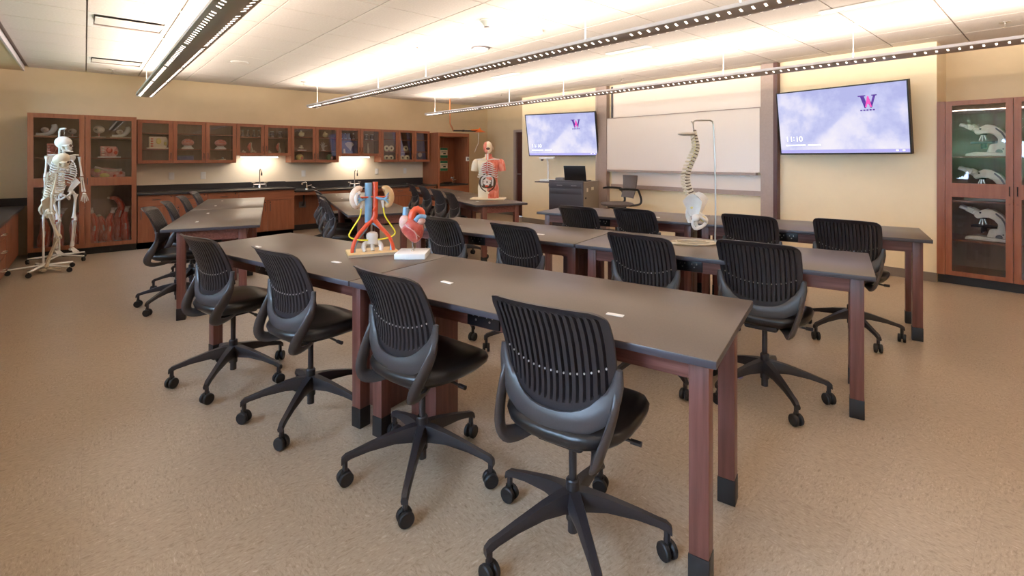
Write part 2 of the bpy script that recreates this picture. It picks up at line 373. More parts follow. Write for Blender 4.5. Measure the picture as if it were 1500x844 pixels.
t = thing('ceiling_dome', 'shallow white dome sensor with a dark rim on the ceiling', 'sensor', (3.44, 4.48, CEIL))
MB().lathe([(.11, 0), (.11, -.010), (.10, -.014)], 24).build('rim', 'grey', t); MB().lathe([(.092, -.012), (.085, -.03), (.05, -.045), (.01, -.05)], 24).build('dome', 'whitegloss', t)
t = thing('ceiling_alarm', 'flat round white alarm disc with side vents on the ceiling', 'alarm', (3.37, 3.53, CEIL))
MB().lathe([(.10, 0), (.10, -.018), (.085, -.030), (.01, -.034)], 24).build('body', 'whitegloss', t); MB().lathe([(.03, -.030), (.03, -.037), (.02, -.039)], 12, (-.05, .01, 0)).build('lens', 'white', t)
t = thing('ceiling_speaker', 'round flush ceiling speaker grille between the first two pendant lights', 'speaker', (1.55, 7.26, CEIL))
MB().lathe([(.11, 0), (.11, -.006), (.10, -.010)], 28).build('ring', 'white', t); MB().lathe([(.098, -.008), (.09, -.012), (.01, -.014)], 28).build('grille', 'tile', t)
for x, y, l in [(4.86, 5.72, 'small white linear air vent in the ceiling above the torso table'), (4.81, 3.42, 'small white linear air vent in the ceiling right of the middle pendant'), (4.85, 1.15, 'long white linear air vent in the ceiling at upper right')]:
    t = thing('linear_vent', l, 'ceiling vent', (x, y, CEIL), 0, 'linear air vents')
    f = MB(); f.box(-.05, .05, -.29, -.275, -.012, 0); f.box(-.05, .05, .275, .29, -.012, 0); f.box(-.05, -.038, -.275, .275, -.012, 0); f.box(.038, .05, -.275, .275, -.012, 0); f.build('frame', 'white', t, smooth=False)
    for q in (-.018, .0, .018): B(q - .005, q + .005, -.275, .275, -.010, -.002).build('blade', 'steel', t, smooth=False)
t = thing('square_vent', 'square white air diffuser in the ceiling near the door recess', 'ceiling vent', (5.80, 8.30, CEIL))
for k, a in enumerate((.27, .20, .13)):
    f = MB(); b_ = a - .045; z = -.006 - .004 * k
    f.box(-a, a, -a, -b_, z - .004, 0); f.box(-a, a, b_, a, z - .004, 0); f.box(-a, -b_, -b_, b_, z - .004, 0); f.box(b_, a, -b_, b_, z - .004, 0); f.build('ring', 'white', t, smooth=False)

# ------------------------------------------------------------------ pendant lights
FZ = 2.245; FY0, FY1 = -2.6, 8.92
fix_prof = [(-.104, .046), (-.102, .024), (-.03, 0), (.03, 0), (.102, .024), (.104, .046), (.096, .044), (.09, .030), (.04, .016), (-.04, .016), (-.09, .030), (-.096, .044)]
fixm = MB().prism(fix_prof, FY0, FY1, 'y').mesh('housing', True, angle=25); fixm.materials.append(M['fixture'])
rimm = MB().box(-.108, -.103, FY0, FY1, .026, .050).box(.103, .108, FY0, FY1, .026, .050).box(-.10, .10, FY1, FY1 + .006, .004, .046).box(-.10, .10, FY0 - .006, FY0, .004, .046).mesh('rim', False); rimm.materials.append(M['fixrim'])
sl = MB(); y = FY1 - .62; k = 0
T0 = [Matrix.Translation((.066 * sg, 0, .0117)) @ Matrix.Rotation(R(-18.4 * sg), 4, 'Y') for sg in (-1, 1)]
while y > FY0 + .05:
    if k % 17 != 0:
        for T in T0: sl.box(-.014, .014, y - .0065, y + .0065, -.0015, .0015, T)
    y -= .072; k += 1
for T in T0:
    sl.box(-.013, .013, FY1 - .26, FY1 - .02, -.0015, .0015, T); sl.box(-.013, .013, FY1 - .58, FY1 - .30, -.0015, .0015, T)
slm = sl.mesh('slot_lenses', False); slm.materials.append(M['slot'])
lampm = MB().box(-.035, .035, FY0 + .05, FY1 - .05, .017, .030).mesh('lamp_tray', False); lampm.materials.append(M['white'])
for fx, lab in [(.665, 'long slotted pendant light nearest the left, running to the back wall'), (3.07, 'middle slotted pendant light crossing the ceiling above the tables'), (5.48, 'far slotted pendant light in front of the screens and whiteboard')]:
    t = thing('pendant_light', lab, 'pendant light', (fx, 0, FZ), 0, 'slotted linear pendant lights')
    obj('housing', fixm, None, t); obj('rim', rimm, None, t); o = obj('slot_lenses', slm, None, t); o['kind'] = 'stuff'; obj('lamp_tray', lampm, None, t)
    for ry in (8.69, 6.33, 5.07, 2.60, 1.35, -1.1):
        r_ = MB().tube([(0, ry, .016), (0, ry, CEIL - FZ - .012)], .0045, 6).build('suspension_rod', 'white', t)
        MB().lathe([(.045, 0), (.045, -.010), (.012, -.016)], 16, (0, ry, CEIL - FZ)).build('canopy', 'white', r_)
    for sg in (-1, 1):    # batwing optics: two strips of lamps thrown up and out to either side
        ld = bpy.data.lights.new('pendant_uplight', 'AREA'); ld.shape = 'RECTANGLE'; ld.size = .06; ld.size_y = FY1 - FY0 - .1; ld.energy = UPLIGHT_W / 2; ld.color = WARM; ld.spread = R(140)
        lo = bpy.data.objects.new('pendant_uplight', ld); COL.objects.link(lo); lo.location = (fx + .045 * sg, (FY0 + FY1) / 2, FZ + .055); lo.rotation_euler = (0, math.pi - R(60) * sg, 0)

# ================================================================== CABINETRY
def frame_mesh(x0, x1, z0, z1, openings, y0, y1):
    """door leaf x0..x1, z0..z1 with rectangular openings (one column, list of (za,zb)), stile width from first opening"""
    mb = MB(); xa, xb = openings[0][0], openings[0][1]
    mb.box(x0, xa, y0, y1, z0, z1); mb.box(xb, x1, y0, y1, z0, z1)
    zs = [z0] + [v for o in openings for v in o[2:]] + [z1]
    for i in range(0, len(zs), 2): mb.box(xa, xb, y0, y1, zs[i], zs[i + 1])
    return mb
def pull(parent, x, z, vertical=True, y=-.022, ln=.10, m='black'):
    h = ln / 2; a, b = ((x, y, z - h), (x, y, z + h)) if vertical else ((x - h, y, z), (x + h, y, z))
    p = [(a[0], .0, a[2]), a, b, (b[0], .0, b[2])]
    return MB().tube(smooth_path([p[0], p[1]], 2) + [p[2], p[3]], .0045, 6).build('handle', m, parent)
def glass_door(cab, x0, x1, z0, z1, st, side, mids=(), hz=None, sill=.06):
    g = .0025; zs = [z0 + sill] + [v for m_ in mids for v in m_] + [z1 - sill]
    ops = [(x0 + st, x1 - st, zs[i], zs[i + 1]) for i in range(0, len(zs), 2)]
    d = frame_mesh(x0 + g, x1 - g, z0 + g, z1 - g, ops, 0, .02).build('door', 'wood', cab, smooth=False)
    for o in ops: B(o[0] - .004, o[1] + .004, .009, .013, o[2] - .004, o[3] + .004).build('glass_pane', 'glass', d, smooth=False)
    hx = x1 - .028 if side > 0 else x0 + .028
    pull(d, hx, hz if hz else z0 + .12, ln=.09)
    MB().lathe([(.008, 0), (.008, -.006), (.004, -.008)], 10, (hx, .0, (hz - .13) if hz else z0 + .035), T=Matrix.Rotation(R(-90), 4, 'X') @ Matrix.Rotation(R(180), 4, 'X')).build('lock', 'black', d)
    return d
def carcass(cab, W, D, z0, z1, shelves, base=0, t=.02, inner='inner'):
    MB().box(0, t, .021, D, z0, z1).build('side_panel', 'wood', cab, smooth=False); MB().box(W - t, W, .021, D, z0, z1).build('side_panel', 'wood', cab, smooth=False)
    MB().box(t, W - t, .021, D, z1 - t, z1).build('top_panel', 'wood', cab, smooth=False); MB().box(t, W - t, .021, D, z0, z0 + t).build('bottom_panel', 'wood', cab, smooth=False)
    MB().box(t, W - t, D - .012, D, z0 + t, z1 - t).build('back_panel', inner, cab, smooth=False)
    for s in shelves: MB().box(t, W - t, .045, D - .012, s - .018, s).build('shelf', 'woodx', cab, smooth=False)
    if base: MB().box(.0, W, .07, D, 0, base).build('toe_kick', 'boot', cab, smooth=False)

# tall display cabinet at the left end of the back wall
TY = 9.03
t = thing('display_cabinet', 'tall cherry display cabinet with glass doors behind the skeletons', 'cabinet', (-.57, TY, 0))
carcass(t, 1.145, YB - TY, .1, 1.955, [.985, 1.36, 1.65], .1)
glass_door(t, 0, .5725, .1, 1.955, .06, 1, [(.965, 1.085)], hz=1.03); glass_door(t, .5725, 1.145, .1, 1.955, .06, -1, [(.965, 1.085)], hz=1.03)
# wall cabinets
UY = 9.28; UD = YB - .012 - UY
U = [(.60, 1.93, 3, 1.27, [1.50, 1.745], 'three-door glass wall cabinet next to the tall display cabinet'),
     (1.93, 2.81, 2, 1.395, [1.72], 'short two-door glass wall cabinet holding flasks over the left sink'),
     (2.81, 3.69, 2, 1.27, [1.49, 1.745], 'two-door glass wall cabinet between the two under-cabinet lights'),
     (3.69, 4.565, 2, 1.395, [1.72], 'short two-door glass wall cabinet with a blue chart over the right sink'),
     (4.565, 5.72, 3, 1.27, [1.49, 1.745], 'three-door glass wall cabinet with round discs beside the eyewash unit')]
for x0, x1, n, z0, sh, lab in U:
    t = thing('wall_cabinet', lab, 'cabinet', (x0, UY, 0), 0, 'glass wall cabinets on the back wall')
    W = x1 - x0; carcass(t, W, UD, z0, 1.94, sh)
    for k in range(n):
        glass_door(t, W * k / n, W * (k + 1) / n, z0, 1.94, .055, (1, 1, -1)[k] if n == 3 else (1, -1)[k], sill=.05)
for i, (x0, x1) in enumerate([(2.03, 2.62), (3.79, 4.36)]):
    t = thing('under_cabinet_light', 'glowing strip light under the short wall cabinet over the %s sink' % ('left', 'right')[i], 'lamp', (x0, 9.42, 1.395), 0, 'under-cabinet strip lights')
    B(0, x1 - x0, -.06, .06, -.022, 0).build('housing', 'white', t, smooth=False); B(.01, x1 - x0 - .01, -.05, .05, -.036, -.022).build('diffuser', 'tube', t, smooth=False)
# base cabinets
BY = 9.02; CH1, CH2 = .83, .78
def base_cab(x0, x1, top, doors, drawers, label, sink=False):
    t = thing('base_cabinet', label, 'cabinet', (x0, BY, 0), 0, 'cherry base cabinets'); W = x1 - x0; D = YB - BY - .016; g = .003
    z1 = top - .03
    MB().box(.004, W - .004, .021, D, .1, z1).build('body', 'door', t, smooth=False)
    for xa_ in (0, W - .004): B(xa_, xa_ + .004, .021, D, .1, z1).build('end_panel', 'wood', t, smooth=False); B(0, W, .07, D, 0, .1).build('toe_kick', 'boot', t, smooth=False)
    zd = z1 - .17
    if drawers:
        for k in range(drawers):
            d = B(W * k / drawers + g, W * (k + 1) / drawers - g, 0, .02, zd + g, z1 - g).build('drawer', 'woodx', t, smooth=False)
            pull(d, W * (k + .5) / drawers, zd + .10, False, m='frame'); MB().lathe([(.009, -.02), (.009, .0)], 10, (W * (k + 1) / drawers - .05, -.0, zd + .14), T=Matrix.Rotation(R(-90), 4, 'X')).build('lock', 'black', d)
    else: B(g, W - g, 0, .02, zd + g, z1 - g).build('false_front', 'woodx', t, smooth=False)
    for k in range(doors):
        d = B(W * k / doors + g, W * (k + 1) / doors - g, 0, .02, .1 + g, zd - g).build('door', 'wood', t, smooth=False)
        hx = W * (k + 1) / doors - .04 if (k % 2 == 0 and doors > 1) else W * k / doors + .04
        pull(d, hx, zd - .12, m='frame', ln=.12); MB().lathe([(.009, -.02), (.009, .0)], 10, (hx, 0, zd - .03), T=Matrix.Rotation(R(-90), 4, 'X')).build('lock', 'black', d)
base_cab(.585, 1.04, CH1, 1, 1, 'single-door cherry base cabinet beside the tall display cabinet')
base_cab(1.04, 1.475, CH1, 1, 1, 'cherry base cabinet behind the far chairs of the left table')
base_cab(1.475, 1.91, CH1, 1, 1, 'cherry base cabinet with drawer left of the left sink')
base_cab(1.91, 2.79, CH1, 2, 0, 'two-door cherry sink base cabinet below the left faucet')
base_cab(4.56, 5.72, CH2, 2, 2, 'cherry base cabinet with drawers left of the eyewash unit')
t = thing('knee_space_apron', 'open knee-space counter support below the right sink', 'counter', (2.79, BY, 0))
B(0, 1.77, .0, .02, .69, .75).build('apron', 'woodx', t, smooth=False); B(0, 1.77, .52, .54, .1, .75).build('back_panel', 'wood', t, smooth=False); B(0, 1.77, .50, .54, 0, .1).build('toe_kick', 'boot', t, smooth=False)
MB().tube(smooth_path([(.30, .52, .47), (.30, .45, .47), (.30, .43, .53), (.30, .43, .66)], 4), .018, 8).build('drain_pipe', 'black', t)
B(.24, .36, .51, .52, .42, .53).build('outlet_plate', 'grey', t, smooth=False)
c1 = thing('left_counter', 'black resin worktop with backsplash around the left sink', 'worktop', (0, 0, 0))
B(.58, 2.80, 8.985, YB - .013, CH1 - .03, CH1).build('worktop', 'resin', c1, bevel=.003); B(.58, 2.80, YB - .032, YB - .012, CH1, .925).build('backsplash', 'resin', c1, smooth=False); 
c2 = thing('right_counter', 'lower black resin worktop with backsplash around the right sink', 'worktop', (0, 0, 0))
B(2.80, 5.72, 8.985, YB - .013, CH2 - .03, CH2).build('worktop', 'resin', c2, bevel=.003); B(2.80, 5.72, YB - .032, YB - .012, CH2, .915).build('backsplash', 'resin', c2, smooth=False)
def faucet(x, y, z, label):
    t = thing('lab_faucet', label, 'faucet', (x, y, z), 0, 'gooseneck lab faucets')
    MB().tube([(-.10, 0, .055), (.10, 0, .055)], .013, 8).tube([(-.10, 0, 0), (-.10, 0, .07)], .012, 8).tube([(.10, 0, 0), (.10, 0, .07)], .012, 8).lathe([(.026, 0), (.022, .03), (.016, .07)], 12).build('valve_body', 'chrome', t)
    MB().tube(smooth_path([(0, 0, .05), (0, 0, .26), (0, -.02, .32), (0, -.07, .345), (0, -.12, .32), (0, -.13, .26)], 6), .010, 8).build('spout', 'chrome', t)
    MB().tube([(0, -.13, .27), (0, -.13, .215)], .012, 8).build('nozzle', 'black', t)
    for sx in (-.10, .10): MB().tube([(sx, 0, .07), (sx, 0, .085)], .008).tube([(sx - .03, 0, .088), (sx + .03, 0, .088)], .007, 6).tube([(sx, -.03, .088), (sx, .03, .088)], .007, 6).build('cross_handle', 'chrome', t)
faucet(2.33, 9.44, CH1, 'chrome gooseneck lab faucet on the left sink under the strip light')
faucet(4.07, 9.44, CH2, 'chrome gooseneck lab faucet behind the kidney model')
t = thing('low_faucet', 'low chrome tap on the front of the right counter', 'faucet', (3.03, 9.12, CH2))
MB().tube(smooth_path([(0, 0, 0), (0, 0, .10), (-.03, -.02, .13), (-.10, -.05, .12)], 5), .012, 8).tube([(-.10, -.05, .125), (-.10, -.05, .095)], .014, 8).build('spout', 'chrome', t); MB().tube([(0, 0, .06), (.09, .01, .08)], .010, 8).lathe([(.028, 0), (.024, .025)], 12).build('lever', 'chrome', t)
for i, (x, z, lab) in enumerate([(1.06, 1.06, 'white outlet plate on the back wall nearest the tall cabinet'), (1.50, 1.06, 'white outlet plate on the back wall left of the left faucet'), (3.13, 1.06, 'white outlet plate on the back wall between the two sinks'), (4.62, 1.07, 'white outlet plate on the back wall right of the right faucet'), (5.28, 1.07, 'white outlet plate on the back wall beside the eyewash unit')]):
    t = thing('wall_outlet', lab, 'outlet', (x, YB - .012, z), 0, 'outlets above the counter')
    B(-.038, .038, -.008, 0, -.06, .06).build('plate', 'whitegloss', t, bevel=.003)
    for q in (-.028, .028): B(-.018, .018, -.011, -.008, q - .018, q + .018).build('socket', 'white', t, smooth=False)

# eyewash unit
EX0, EX1, EY = 5.74, 6.56, 8.97
t = thing('eyewash_unit', 'tall cherry niche unit with eyewash basin and green signs', 'cabinet', (EX0, EY, 0)); W = EX1 - EX0; D = YB - EY - .002
B(0, .04, 0, D, 0, 1.905).build('side_panel', 'wood', t, smooth=False); B(W - .03, W, 0, D, 0, 1.905).build('side_panel', 'wood', t, smooth=False)
B(.04, W - .03, 0, D, 1.82, 1.905).build('top_panel', 'woodx', t, smooth=False); B(.04, W - .03, D - .09, D - .07, .78, 1.82).build('back_panel', 'wood', t, smooth=False)
B(.04, W - .03, -.015, D - .09, .745, .775).build('worktop', 'resin', t, smooth=False); B(.04, W - .03, 0, .02, .55, .745).build('apron', 'woodx', t, smooth=False); B(.04, W - .03, .05, .07, .1, .55).build('lower_panel', 'wood', t, smooth=False)
for i, z in enumerate((1.47, 1.17)):
    s = thing('safety_sign', ('upper', 'lower')[i] + ' green and cream safety sign inside the eyewash niche', 'sign', (EX0 + .50, EY + D - .0905, z), 0, 'safety signs in the niche')
    B(-.10, .10, -.004, 0, -.115, .115).build('panel', 'sign', s, smooth=False); B(-.098, .098, -.0055, -.004, .065, .112).build('header', 'green', s, smooth=False); B(-.098, .098, -.0055, -.004, -.112, -.055).build('footer', 'green', s, smooth=False)
    B(-.02, .05, -.0055, -.004, -.035, .0).build('symbol', 'ink', s, smooth=False)
    for q in (.045, .03, .015): B(-.07, .07, -.0053, -.004, q - .003, q + .003).build('text_line', 'ink', s, smooth=False)
s = thing('eyewash_basin', 'chrome eyewash nozzle and basin in the cherry niche', 'eyewash', (EX0 + .52, EY + .28, .775))
MB().lathe([(.02, .0), (.08, .01), (.13, .035), (.125, .035), (.075, .016), (.01, .012)], 20, (-.10, 0, 0)).build('basin', 'steel', s)
MB().tube(smooth_path([(.08, .05, 0), (.08, .05, .10), (.04, .02, .13), (0, 0, .12)], 4), .011, 8).tube([(.08, .05, .06), (.16, .03, .09)], .009, 6).build('tap', 'chrome', s)
for sx in (-.03, .03): MB().lathe([(.008, .10), (.018, .14), (.02, .15)], 10, (sx + .03, 0, .0)).build('nozzle', 'chrome', s)
# safety shower
s = thing('safety_shower', 'bright orange emergency shower head with pull rod above the eyewash unit', 'shower', (0, 0, 0))
MB().tube(smooth_path([(5.92, 8.79, 2.62), (5.92, 8.79, 2.15), (5.94, 8.79, 2.06), (5.98, 8.79, 2.0), (6.0, 8.79, 1.94)], 4), .016, 8).build('supply_pipe', 'copper', s)
MB().tube([(6.0, 8.79, 1.945), (6.60, 8.72, 1.955)], .016, 8).lathe([(.03, -.02), (.03, .02)], 10, (6.25, 8.76, 1.95)).build('valve_arm', 'black', s)
MB().lathe([(.015, .06), (.022, .02), (.06, 0), (.13, -.03), (.13, -.036), (.02, -.036)], 24, (6.66, 8.70, 1.965)).tube([(6.44, 8.74, 1.965), (6.66, 8.70, 1.99)], .014, 8).build('shower_head', 'orange', s)
MB().tube(smooth_path([(6.62, 8.70, 1.94), (6.62, 8.70, 1.70), (6.55, 8.69, 1.58), (6.50, 8.68, 1.48)], 4), .006, 6).build('pull_rod', 'tag', s)
s = thing('wall_switch_box', 'small white box on the edge of the eyewash niche', 'switch', (EX1 - .045, EY + .002, 1.33)); B(-.05, .03, -.03, -.002, -.05, .05).build('body', 'whitegloss', s, bevel=.004); B(-.03, .01, -.034, -.03, -.02, .02).build('button', 'grey', s, smooth=False)

# window-side counter at far left
t = thing('window_counter', 'low black-topped counter with cherry fronts along the window wall', 'counter', (0, 0, 0))
B(XL, -.63, 3.0, YB, .66, .69).build('worktop', 'resin', t, bevel=.003); B(XL, -.575, YB - .02, YB, .69, .80).build('backsplash', 'resin', t, smooth=False); B(XL, XL + .02, 3.0, YB - .02, .69, .80).build('backsplash', 'resin', t, smooth=False)
B(XL, -.67, 3.02, TY - .002, .1, .66).build('body', 'wood', t, smooth=False); B(XL, -.72, 3.02, TY - .002, 0, .1).build('toe_kick', 'boot', t, smooth=False)
for a, b in ((7.66, 8.30), (8.30, 9.02)): B(-.67, -.65, a + .003, b - .003, .103, .655).build('door', 'wood', t, smooth=False)
for a in (3.04, 3.96, 4.88, 5.80, 6.72):
    for z0, z1 in ((.49, .655), (.30, .485), (.103, .295)):
        d = B(-.67, -.65, a + .003, a + .917, z0, z1).build('drawer', 'woodx', t, smooth=False); yc = a + .62
        MB().tube([(-.65, yc - .07, (z0 + z1) / 2 - .02), (-.615, yc - .07, (z0 + z1) / 2 - .02), (-.615, yc + .07, (z0 + z1) / 2 - .02), (-.65, yc + .07, (z0 + z1) / 2 - .02)], .006, 6).build('handle', 'chrome', d)
for y_, lab in ((8.72, 'far white sticker on the window counter'), (7.55, 'near white sticker on the window counter')): tag(B(-.86, -.80, y_ - .03, y_ + .03, .6902, .6925).build('counter_sticker', 'tag', smooth=False), lab, 'sticker', 'stickers on the window counter')

# microscope cabinet in the right-hand alcove
t = thing('microscope_cabinet', 'tall cherry glass-door cabinet of microscopes at the right edge', 'cabinet', (6.98, .953, 0), -90)
MW = 1.10; carcass(t, MW, XA - 6.98, .1, 1.965, [.485, .905, 1.375], .09)
B(0, .068, 0, .02, .1, 1.965).build('filler_strip', 'wood', t, smooth=False)
glass_door(t, .068, .585, .1, 1.965, .056, 1, [(.94, 1.09)], hz=1.02, sill=.05); glass_door(t, .585, 1.10, .1, 1.965, .056, -1, [(.94, 1.09)], hz=1.02, sill=.05)

# ================================================================== BOARD WALL
t = thing('whiteboard', 'wide sliding whiteboard with aluminium jambs and marker tray', 'whiteboard', (XF, 0, 0))
for a, b in ((5.37, 5.56), (2.60, 2.765)):
    B(-.09, 0, a, b, .10, 2.625).build('jamb', 'alu', t, smooth=False)
B(-.095, 0, 5.56, 5.61, .10, 2.625).build('edge_strip', 'alu', t, smooth=False); B(-.10, 0, 2.55, 2.60, .10, 2.625).build('edge_strip', 'door', t, smooth=False)
B(-.03, 0, 2.765, 5.27, 1.90, 2.60).build('upper_panel', 'board', t, smooth=False); B(-.05, 0, 5.27, 5.30, 1.9, 2.60).build('track', 'topedge', t, smooth=False)
mp_ = B(-.075, -.052, 2.77, 5.368, 1.154, 2.04).build('main_panel', 'board', t, smooth=False); B(-.082, -.05, 2.77, 5.368, 2.04, 2.052).build('panel_rail', 'alu', mp_, smooth=False); B(-.082, -.05, 2.765, 2.782, 1.154, 2.04).build('panel_rail', 'alu', mp_, smooth=False)
B(-.115, -.05, 2.82, 5.33, 1.118, 1.152).build('marker_tray', 'alu', t, smooth=False)
B(-.03, 0, 2.765, 5.30, .90, 1.118).build('lower_panel', 'board', t, smooth=False); B(-.055, 0, 2.765, 5.30, .835, .90).build('bottom_rail', 'alu', t, smooth=False)

def television(cx, cy, cz, ph, th, label, big):
    W, Hh = 1.40, 1.40 * .575; t = thing('wall_television', label, 'television', (cx, cy, cz), 0, 'wall-mounted screens'); t.rotation_euler = Euler((0, 0, R(ph))); 
    T = Matrix.Rotation(-th, 4, 'Y')   # top leans out (-X)
    def bx(name, m, *a): return MB().box(*a, T=T).build(name, m, t, smooth=False)
    bx('casing', 'black', .0, .055, -W / 2, W / 2, -Hh / 2, Hh / 2)
    bz = .014; e = W / 2 - bz; h = Hh / 2
    f = MB(); f.box(-.006, 0, -W / 2, -e, -h, h, T); f.box(-.006, 0, e, W / 2, -h, h, T); f.box(-.006, 0, -e, e, h - bz, h, T); f.box(-.006, 0, -e, e, -h, -h + bz * 1.3, T); f.build('bezel', 'black', t, smooth=False)
    s_ = obj('screen', MB().box(-.003, -.0005, -e, e, -h + bz, h - bz).mesh('screen', False), 'screen', t, rot=(0, -th, 0))
    bx('taskbar', 'lavender', -.0036, -.003, -e, e, -h + bz + .006, -h + bz + .045)
    # the W emblem with a small pink figure in it  (viewer's right is -Y)
    def poly(pts, m, name, d=.0042):
        mb = MB(); n = len(pts); mb.prism([(-(a), b) for a, b in pts], -d, -.003, 'x', T=T); return mb.build(name, m, t, smooth=False)
    ox, oz, k = .315, .20, .145
    Wl = [(-.62, .5), (-.10, .5), (-.10, .42), (-.20, .40), (-.06, -.08), (.06, .25), (.14, .25), (.26, -.08), (.40, .40), (.30, .42), (.30, .5), (.66, .5), (.66, .42), (.56, .40), (.30, -.5), (.20, -.5), (.05, -.08), (-.10, -.5), (-.20, -.5), (-.46, .40), (-.62, .42)]
    poly([(ox + a * k, oz + b * k) for a, b in Wl], 'logo', 'emblem_letter')
    poly([(ox + a * k, oz + b * k) for a, b in [(0.02, .42), (.10, .42), (.30, -.45), (.18, -.45), (.13, -.2), (-.0, -.2), (-.05, -.45), (-.16, -.45)]], 'logop', 'emblem_mark', .0048)
    for q in range(5): poly([(ox + (-.5 + q * .21) * k, oz - .62 * k), (ox + (-.36 + q * .21) * k, oz - .62 * k), (ox + (-.36 + q * .21) * k, oz - .72 * k), (ox + (-.5 + q * .21) * k, oz - .72 * k)], 'logo', 'emblem_caption')
    def text(body, x, z, size, m):
        cu = bpy.data.curves.new('screen_text', 'FONT'); cu.body = body; cu.size = size; cu.extrude = .0004; cu.materials.append(M[m])
        tmp = bpy.data.objects.new('tmp_text', cu); COL.objects.link(tmp); dg = bpy.context.evaluated_depsgraph_get(); me = bpy.data.meshes.new_from_object(tmp.evaluated_get(dg)); bpy.data.objects.remove(tmp)
        o = bpy.data.objects.new('screen_text', me); COL.objects.link(o); o.parent = t
        o.matrix_local = T @ Matrix.Translation((-.0042, -x, z)) @ Matrix(((0, 0, -1, 0), (-1, 0, 0, 0), (0, 1, 0, 0), (0, 0, 0, 1)))
    for ch_, dx_ in (('1', 0), ('1', .05), ('1', .12), ('0', .165)): text(ch_, -.62 + dx_, -.235, .095, 'scrw')
    for q in (-.222, -.19): poly([(-.522, q), (-.512, q), (-.512, q + .010), (-.522, q + .010)], 'scrw', 'text_dot')
    poly([(-.62, -.275), (-.38, -.275), (-.38, -.29), (-.62, -.29)], 'scrw', 'caption_line'); poly([(-.35, -.275), (-.20, -.275), (-.20, -.29), (-.35, -.29)], 'scrw', 'caption_line')
    for q in (.56, .62): poly([(q, -.352), (q + .022, -.352), (q + .022, -.367), (q, -.367)], 'scrw', 'tray_icon')
    # wall bracket
    d_ = (XF - cx); b_ = MB(); Ti = Matrix.Rotation(R(-ph), 4, 'Z'); b_.box(.05, .075, -.22, .22, -.16, .16, T)
    b_.tube([(.06, 0, 0), Ti @ Vector((d_ - .01, 0, 0))], .03, 8); b_.box(d_ - .02, d_ - .002, -.14, .14, -.14, .14, Ti); b_.build('wall_bracket', 'black', t, smooth=False)
television(6.73, 1.815, 1.798, -7.9, R(8.4), 'large lit wall screen beside the microscope cabinet', True)
television(6.613, 6.192, 1.782, 19.3, R(12.5), 'smaller-looking lit wall screen above the podium', False)

# ------------------------------------------------------------------ podium corner
t = thing('podium', 'dark grey teaching podium with tan side panel below the left screen', 'podium', (6.26, 5.54, 0), 15)   # front (dark) faces local -X
B(-.30, .30, -.31, .31, .04, .94).build('body', 'podside', t, bevel=.006)
B(-.325, -.30, -.315, .315, .03, .985).build('front_panel', 'pod', t, bevel=.006)
for z0, z1 in ((.86, .95), (.76, .84)): B(-.331, -.325, -.29, .29, z0, z1).build('drawer_face', 'pod', t, bevel=.003)
for a, b in ((-.20, -.10), (.06, .16)): MB().box(-.335, -.331, a, b, .895, .91).build('latch', 'grey', t, smooth=False)
B(-.30, .31, -.32, .32, .94, .965).build('worktop', 'podside', t, bevel=.004)
B(-.18, -.12, -.3105, -.309, .80, .86).build('label_plate', 'sign', t, smooth=False); B(.0, .10, -.3105, -.309, .82, .87).build('label_plate', 'sign', t, smooth=False); MB().lathe([(.016, 0), (.016, .01)], 12, (-.22, -.311, .70), T=Matrix.Rotation(R(90), 4, 'X')).build('lock', 'black', t)
B(-.12, .18, .32, .72, .925, .945).build('side_shelf', 'pod', t, bevel=.004); MB().tube(smooth_path([(.03, .315, .74), (.03, .42, .76), (.03, .50, .84), (.03, .50, .925)], 5), .012, 8).build('shelf_bracket', 'black', t)
for a in (-.24, .24):
    for b in (-.25, .25): MB().lathe([(.022, 0), (.022, .035), (.008, .04)], 12, (a, b, 0)).build('caster', 'rubber', t)
t = thing('document_camera', 'white document camera on the podium side shelf', 'document camera', (6.16, 6.07, .945), 15)
B(-.09, .09, -.12, .12, 0, .035).build('base', 'whitegloss', t, bevel=.008); MB().tube(smooth_path([(0, .0, .03), (0, .0, .20), (.0, .005, .33), (0, .03, .40)], 5), .014, 8).build('arm', 'white', t); B(-.05, .05, -.12, .16, .39, .43).build('head', 'whitegloss', t, bevel=.01); MB().lathe([(.025, .39), (.022, .36), (.015, .355)], 12, (0, .12, 0)).build('lens', 'grey', t)
t = thing('laptop', 'open black laptop on top of the podium', 'laptop', (6.26, 5.45, .966), 20)
B(-.14, .10, -.19, .19, 0, .018).build('keyboard_base', 'black', t, bevel=.004)
MB().box(-.0, .012, -.19, .19, 0, .25, T=Matrix.Translation((-.14, 0, .016)) @ Matrix.Rotation(R(-14), 4, 'Y')).build('lid', 'black', t, bevel=.003)
t = thing('control_box', 'small dark control box on the back of the podium', 'box', (6.13, 5.73, .966), 15); B(-.06, .06, -.08, .08, 0, .05).build('body', 'grey', t, bevel=.006); B(-.05, .05, -.07, .07, .05, .054).build('touch_panel', 'black', t, smooth=False)

